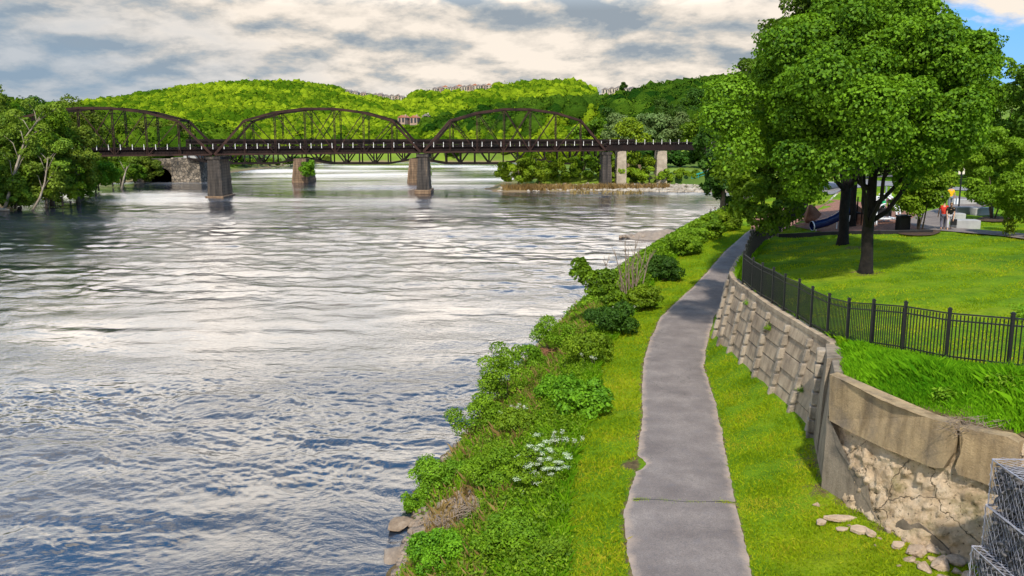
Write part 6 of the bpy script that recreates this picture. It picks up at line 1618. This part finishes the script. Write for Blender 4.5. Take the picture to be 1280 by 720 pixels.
def twigheap(px, py, r_, label, seed, n=70, mat='twig'):
    g_ = gp(px, py, .6); rp = random.Random(seed); mb = MB()
    for _ in range(n):
        a = rp.uniform(0, 6.28); l = r_ * rp.uniform(.5, 1.2); c = Vector((rp.gauss(0, r_ * .35), rp.gauss(0, r_ * .3), rp.uniform(0, r_ * .5))); d_ = Vector((math.cos(a) * l, math.sin(a) * l, rp.uniform(-.3, .5) * l)) * .5
        mb.tube([c - d_, c + Vector((0, 0, .05)), c + d_], [.010, .012, .005], 4)
    o = mb.build('twig_heap', mat if not isinstance(mat, str) else M[mat]); o.location = (g_[0], g_[1], g_[2] + .25); tag(o, label, 'driftwood')
M['rust_twig'] = simple('red_brown_twigs', (.16, .07, .035), (.30, .15, .08), 5, .95)
twigheap(684, 452, .75, 'round heap of reddish brown dead twigs on the bank at the water edge', 4, 130, 'rust_twig')
twigheap(598, 548, .45, 'small heap of reddish dead twigs beside the pale rock at the water', 5, 60, 'rust_twig')
twigheap(583, 655, .6, 'tangle of grey dead stems on the lower bank among the bushes', 6, 60)
twigheap(548, 668, .5, 'grey driftwood sticks near the rocks low on the bank', 7, 40)
# brown stumps
for px, py, hh, lb in ((741, 408, .45, 'short mossy stump standing in the bank near the water'), (603, 545, .5, 'upright brown stump at the water edge')):
    g_ = gp(px, py, .8); mb = MB(); mb.tube([(0, 0, -.2), (0, 0, hh * .6), (.03, 0, hh)], [.28, .22, .2], 9); o = mb.build('tree_stump', M['bark_mid']); o.location = g_; tag(o, lb, 'stump')
# weeds on the retaining wall and tall broad weeds on the grass bank
def weed(px, py, Y, label, seed, s=.35, mat='bright', group=None):
    p = at_y(px, py, Y); r2 = np.random.default_rng(seed); n = 150; P_w = r2.normal(size=(n, 3)) * s * .35; P_w[:, 2] = np.abs(P_w[:, 2]) * 1.3; N = P_w + r2.normal(size=(n, 3)) * .2; N[:, 2] += .5
    V, F = leaf_cards(P_w, N, s * .35, r2, .4); o = np_mesh('weed_tuft', V, F, M[mat], tint=np.repeat(np.clip(.5 + .2 * r2.normal(size=n), 0, 1), 4)); o.location = p; tag(o, label, 'weed', group)
def wallweed(px, py, label, seed, s):
    u, v = px - 640, py - 360; D = Vector((u, F_PX * CT - v * ST, -(F_PX * ST + v * CT)))
    for Yt in np.arange(24, 45, .05):
        q_ = D * (Yt / D.y); zb = float(ZB(Yt)) - .25; tt = (CAMZ + q_.z - zb) / (float(ZT(Yt)) - zb)
        if q_.x <= wp(Yt, min(max(tt, 0), 1)).x - .02: continue
        break
    weed(px, py, Yt, label, seed, s, 'bright', 'weeds growing out of the block wall')
wallweed(961, 412, 'green tuft growing from the upper blocks of the block wall', 1, .26)
wallweed(934, 381, 'small yellowish tuft near the far top of the block wall', 2, .2)
wallweed(1001, 490, 'tiny green tuft low on the block wall near its end rib', 3, .18)
for px, py, s_, lb in ((1262, 500, .5, 'tall pale leaved weed at the right edge of the long grass bank'), (1268, 530, .5, 'broad leaved bright weed hanging over the concrete end block'), (1247, 486, .4, 'upright weed stalk right of the middle of the grass bank'), (1180, 505, .3, 'low leafy weed on the soil edge above the tan concrete band')):
    g_ = gp(px, py, 6.6); r2 = np.random.default_rng(px); n = 320; P_w = r2.normal(size=(n, 3)) * s_ * .4; P_w[:, 2] = r2.random(n) * s_ * 1.1; N = P_w * .8 + r2.normal(size=(n, 3)) * .3; N[:, 2] += .6
    V, F = leaf_cards(P_w, N, .12, r2, .42); o = np_mesh('weed_tuft', V, F, M['bright'], tint=np.repeat(np.clip(.5 + .2 * r2.normal(size=n), 0, 1), 4)); o.location = (g_[0], g_[1], g_[2] - .05); tag(o, lb, 'weed', 'tall weeds on the grass bank')
# roots and dead stems over the wall crack
g_ = ray_wall(1200, 532); mb = MB(); rp = random.Random(3)
for _ in range(60):
    a = Vector((rp.uniform(-.7, 1.0), rp.uniform(-.3, .3) - .3, rp.uniform(0, .18))); mb.tube([a, a + Vector((rp.uniform(-.3, .3), rp.uniform(-.2, .1), rp.uniform(-.12, .12))), a + Vector((rp.uniform(-.5, .5), rp.uniform(-.3, .1), rp.uniform(-.3, .1)))], [.008, .007, .003], 4)
o = mb.build('dead_roots', M['twig']); o.location = g_ + Vector((.2, .3, .0)); tag(o, 'tangle of dry roots hanging over the crack at the top of the concrete wall', 'roots')
# expansion joint with grass across the path, near the bottom of the view
a_ = gp(792, 627, 2.6); b_ = gp(919, 631, 2.6); rp = random.Random(4); X = []; Y = []
for k in range(420):
    f = rp.random()
    if math.sin(f * 23) < -.55: continue
    X.append(a_[0] + (b_[0] - a_[0]) * f); Y.append(a_[1] + (b_[1] - a_[1]) * f + .05 * math.sin(f * 9) + rp.gauss(0, .012))
blades('joint_grass', np.array(X), np.array(Y), .025, .02, M['grass_blade'], 9, 3, .9, zs=np.full(len(X), 2.668))
mb = MB()
for k in range(24):
    f0, f1 = k / 24, (k + 1) / 24
    mb.bar((a_[0] + (b_[0] - a_[0]) * f0, a_[1] + (b_[1] - a_[1]) * f0 + .05 * math.sin(f0 * 9), 2.664), (a_[0] + (b_[0] - a_[0]) * f1, a_[1] + (b_[1] - a_[1]) * f1 + .05 * math.sin(f1 * 9), 2.664), .022, .008)
tag(mb.build('path_joint', M['black']), kind='structure')
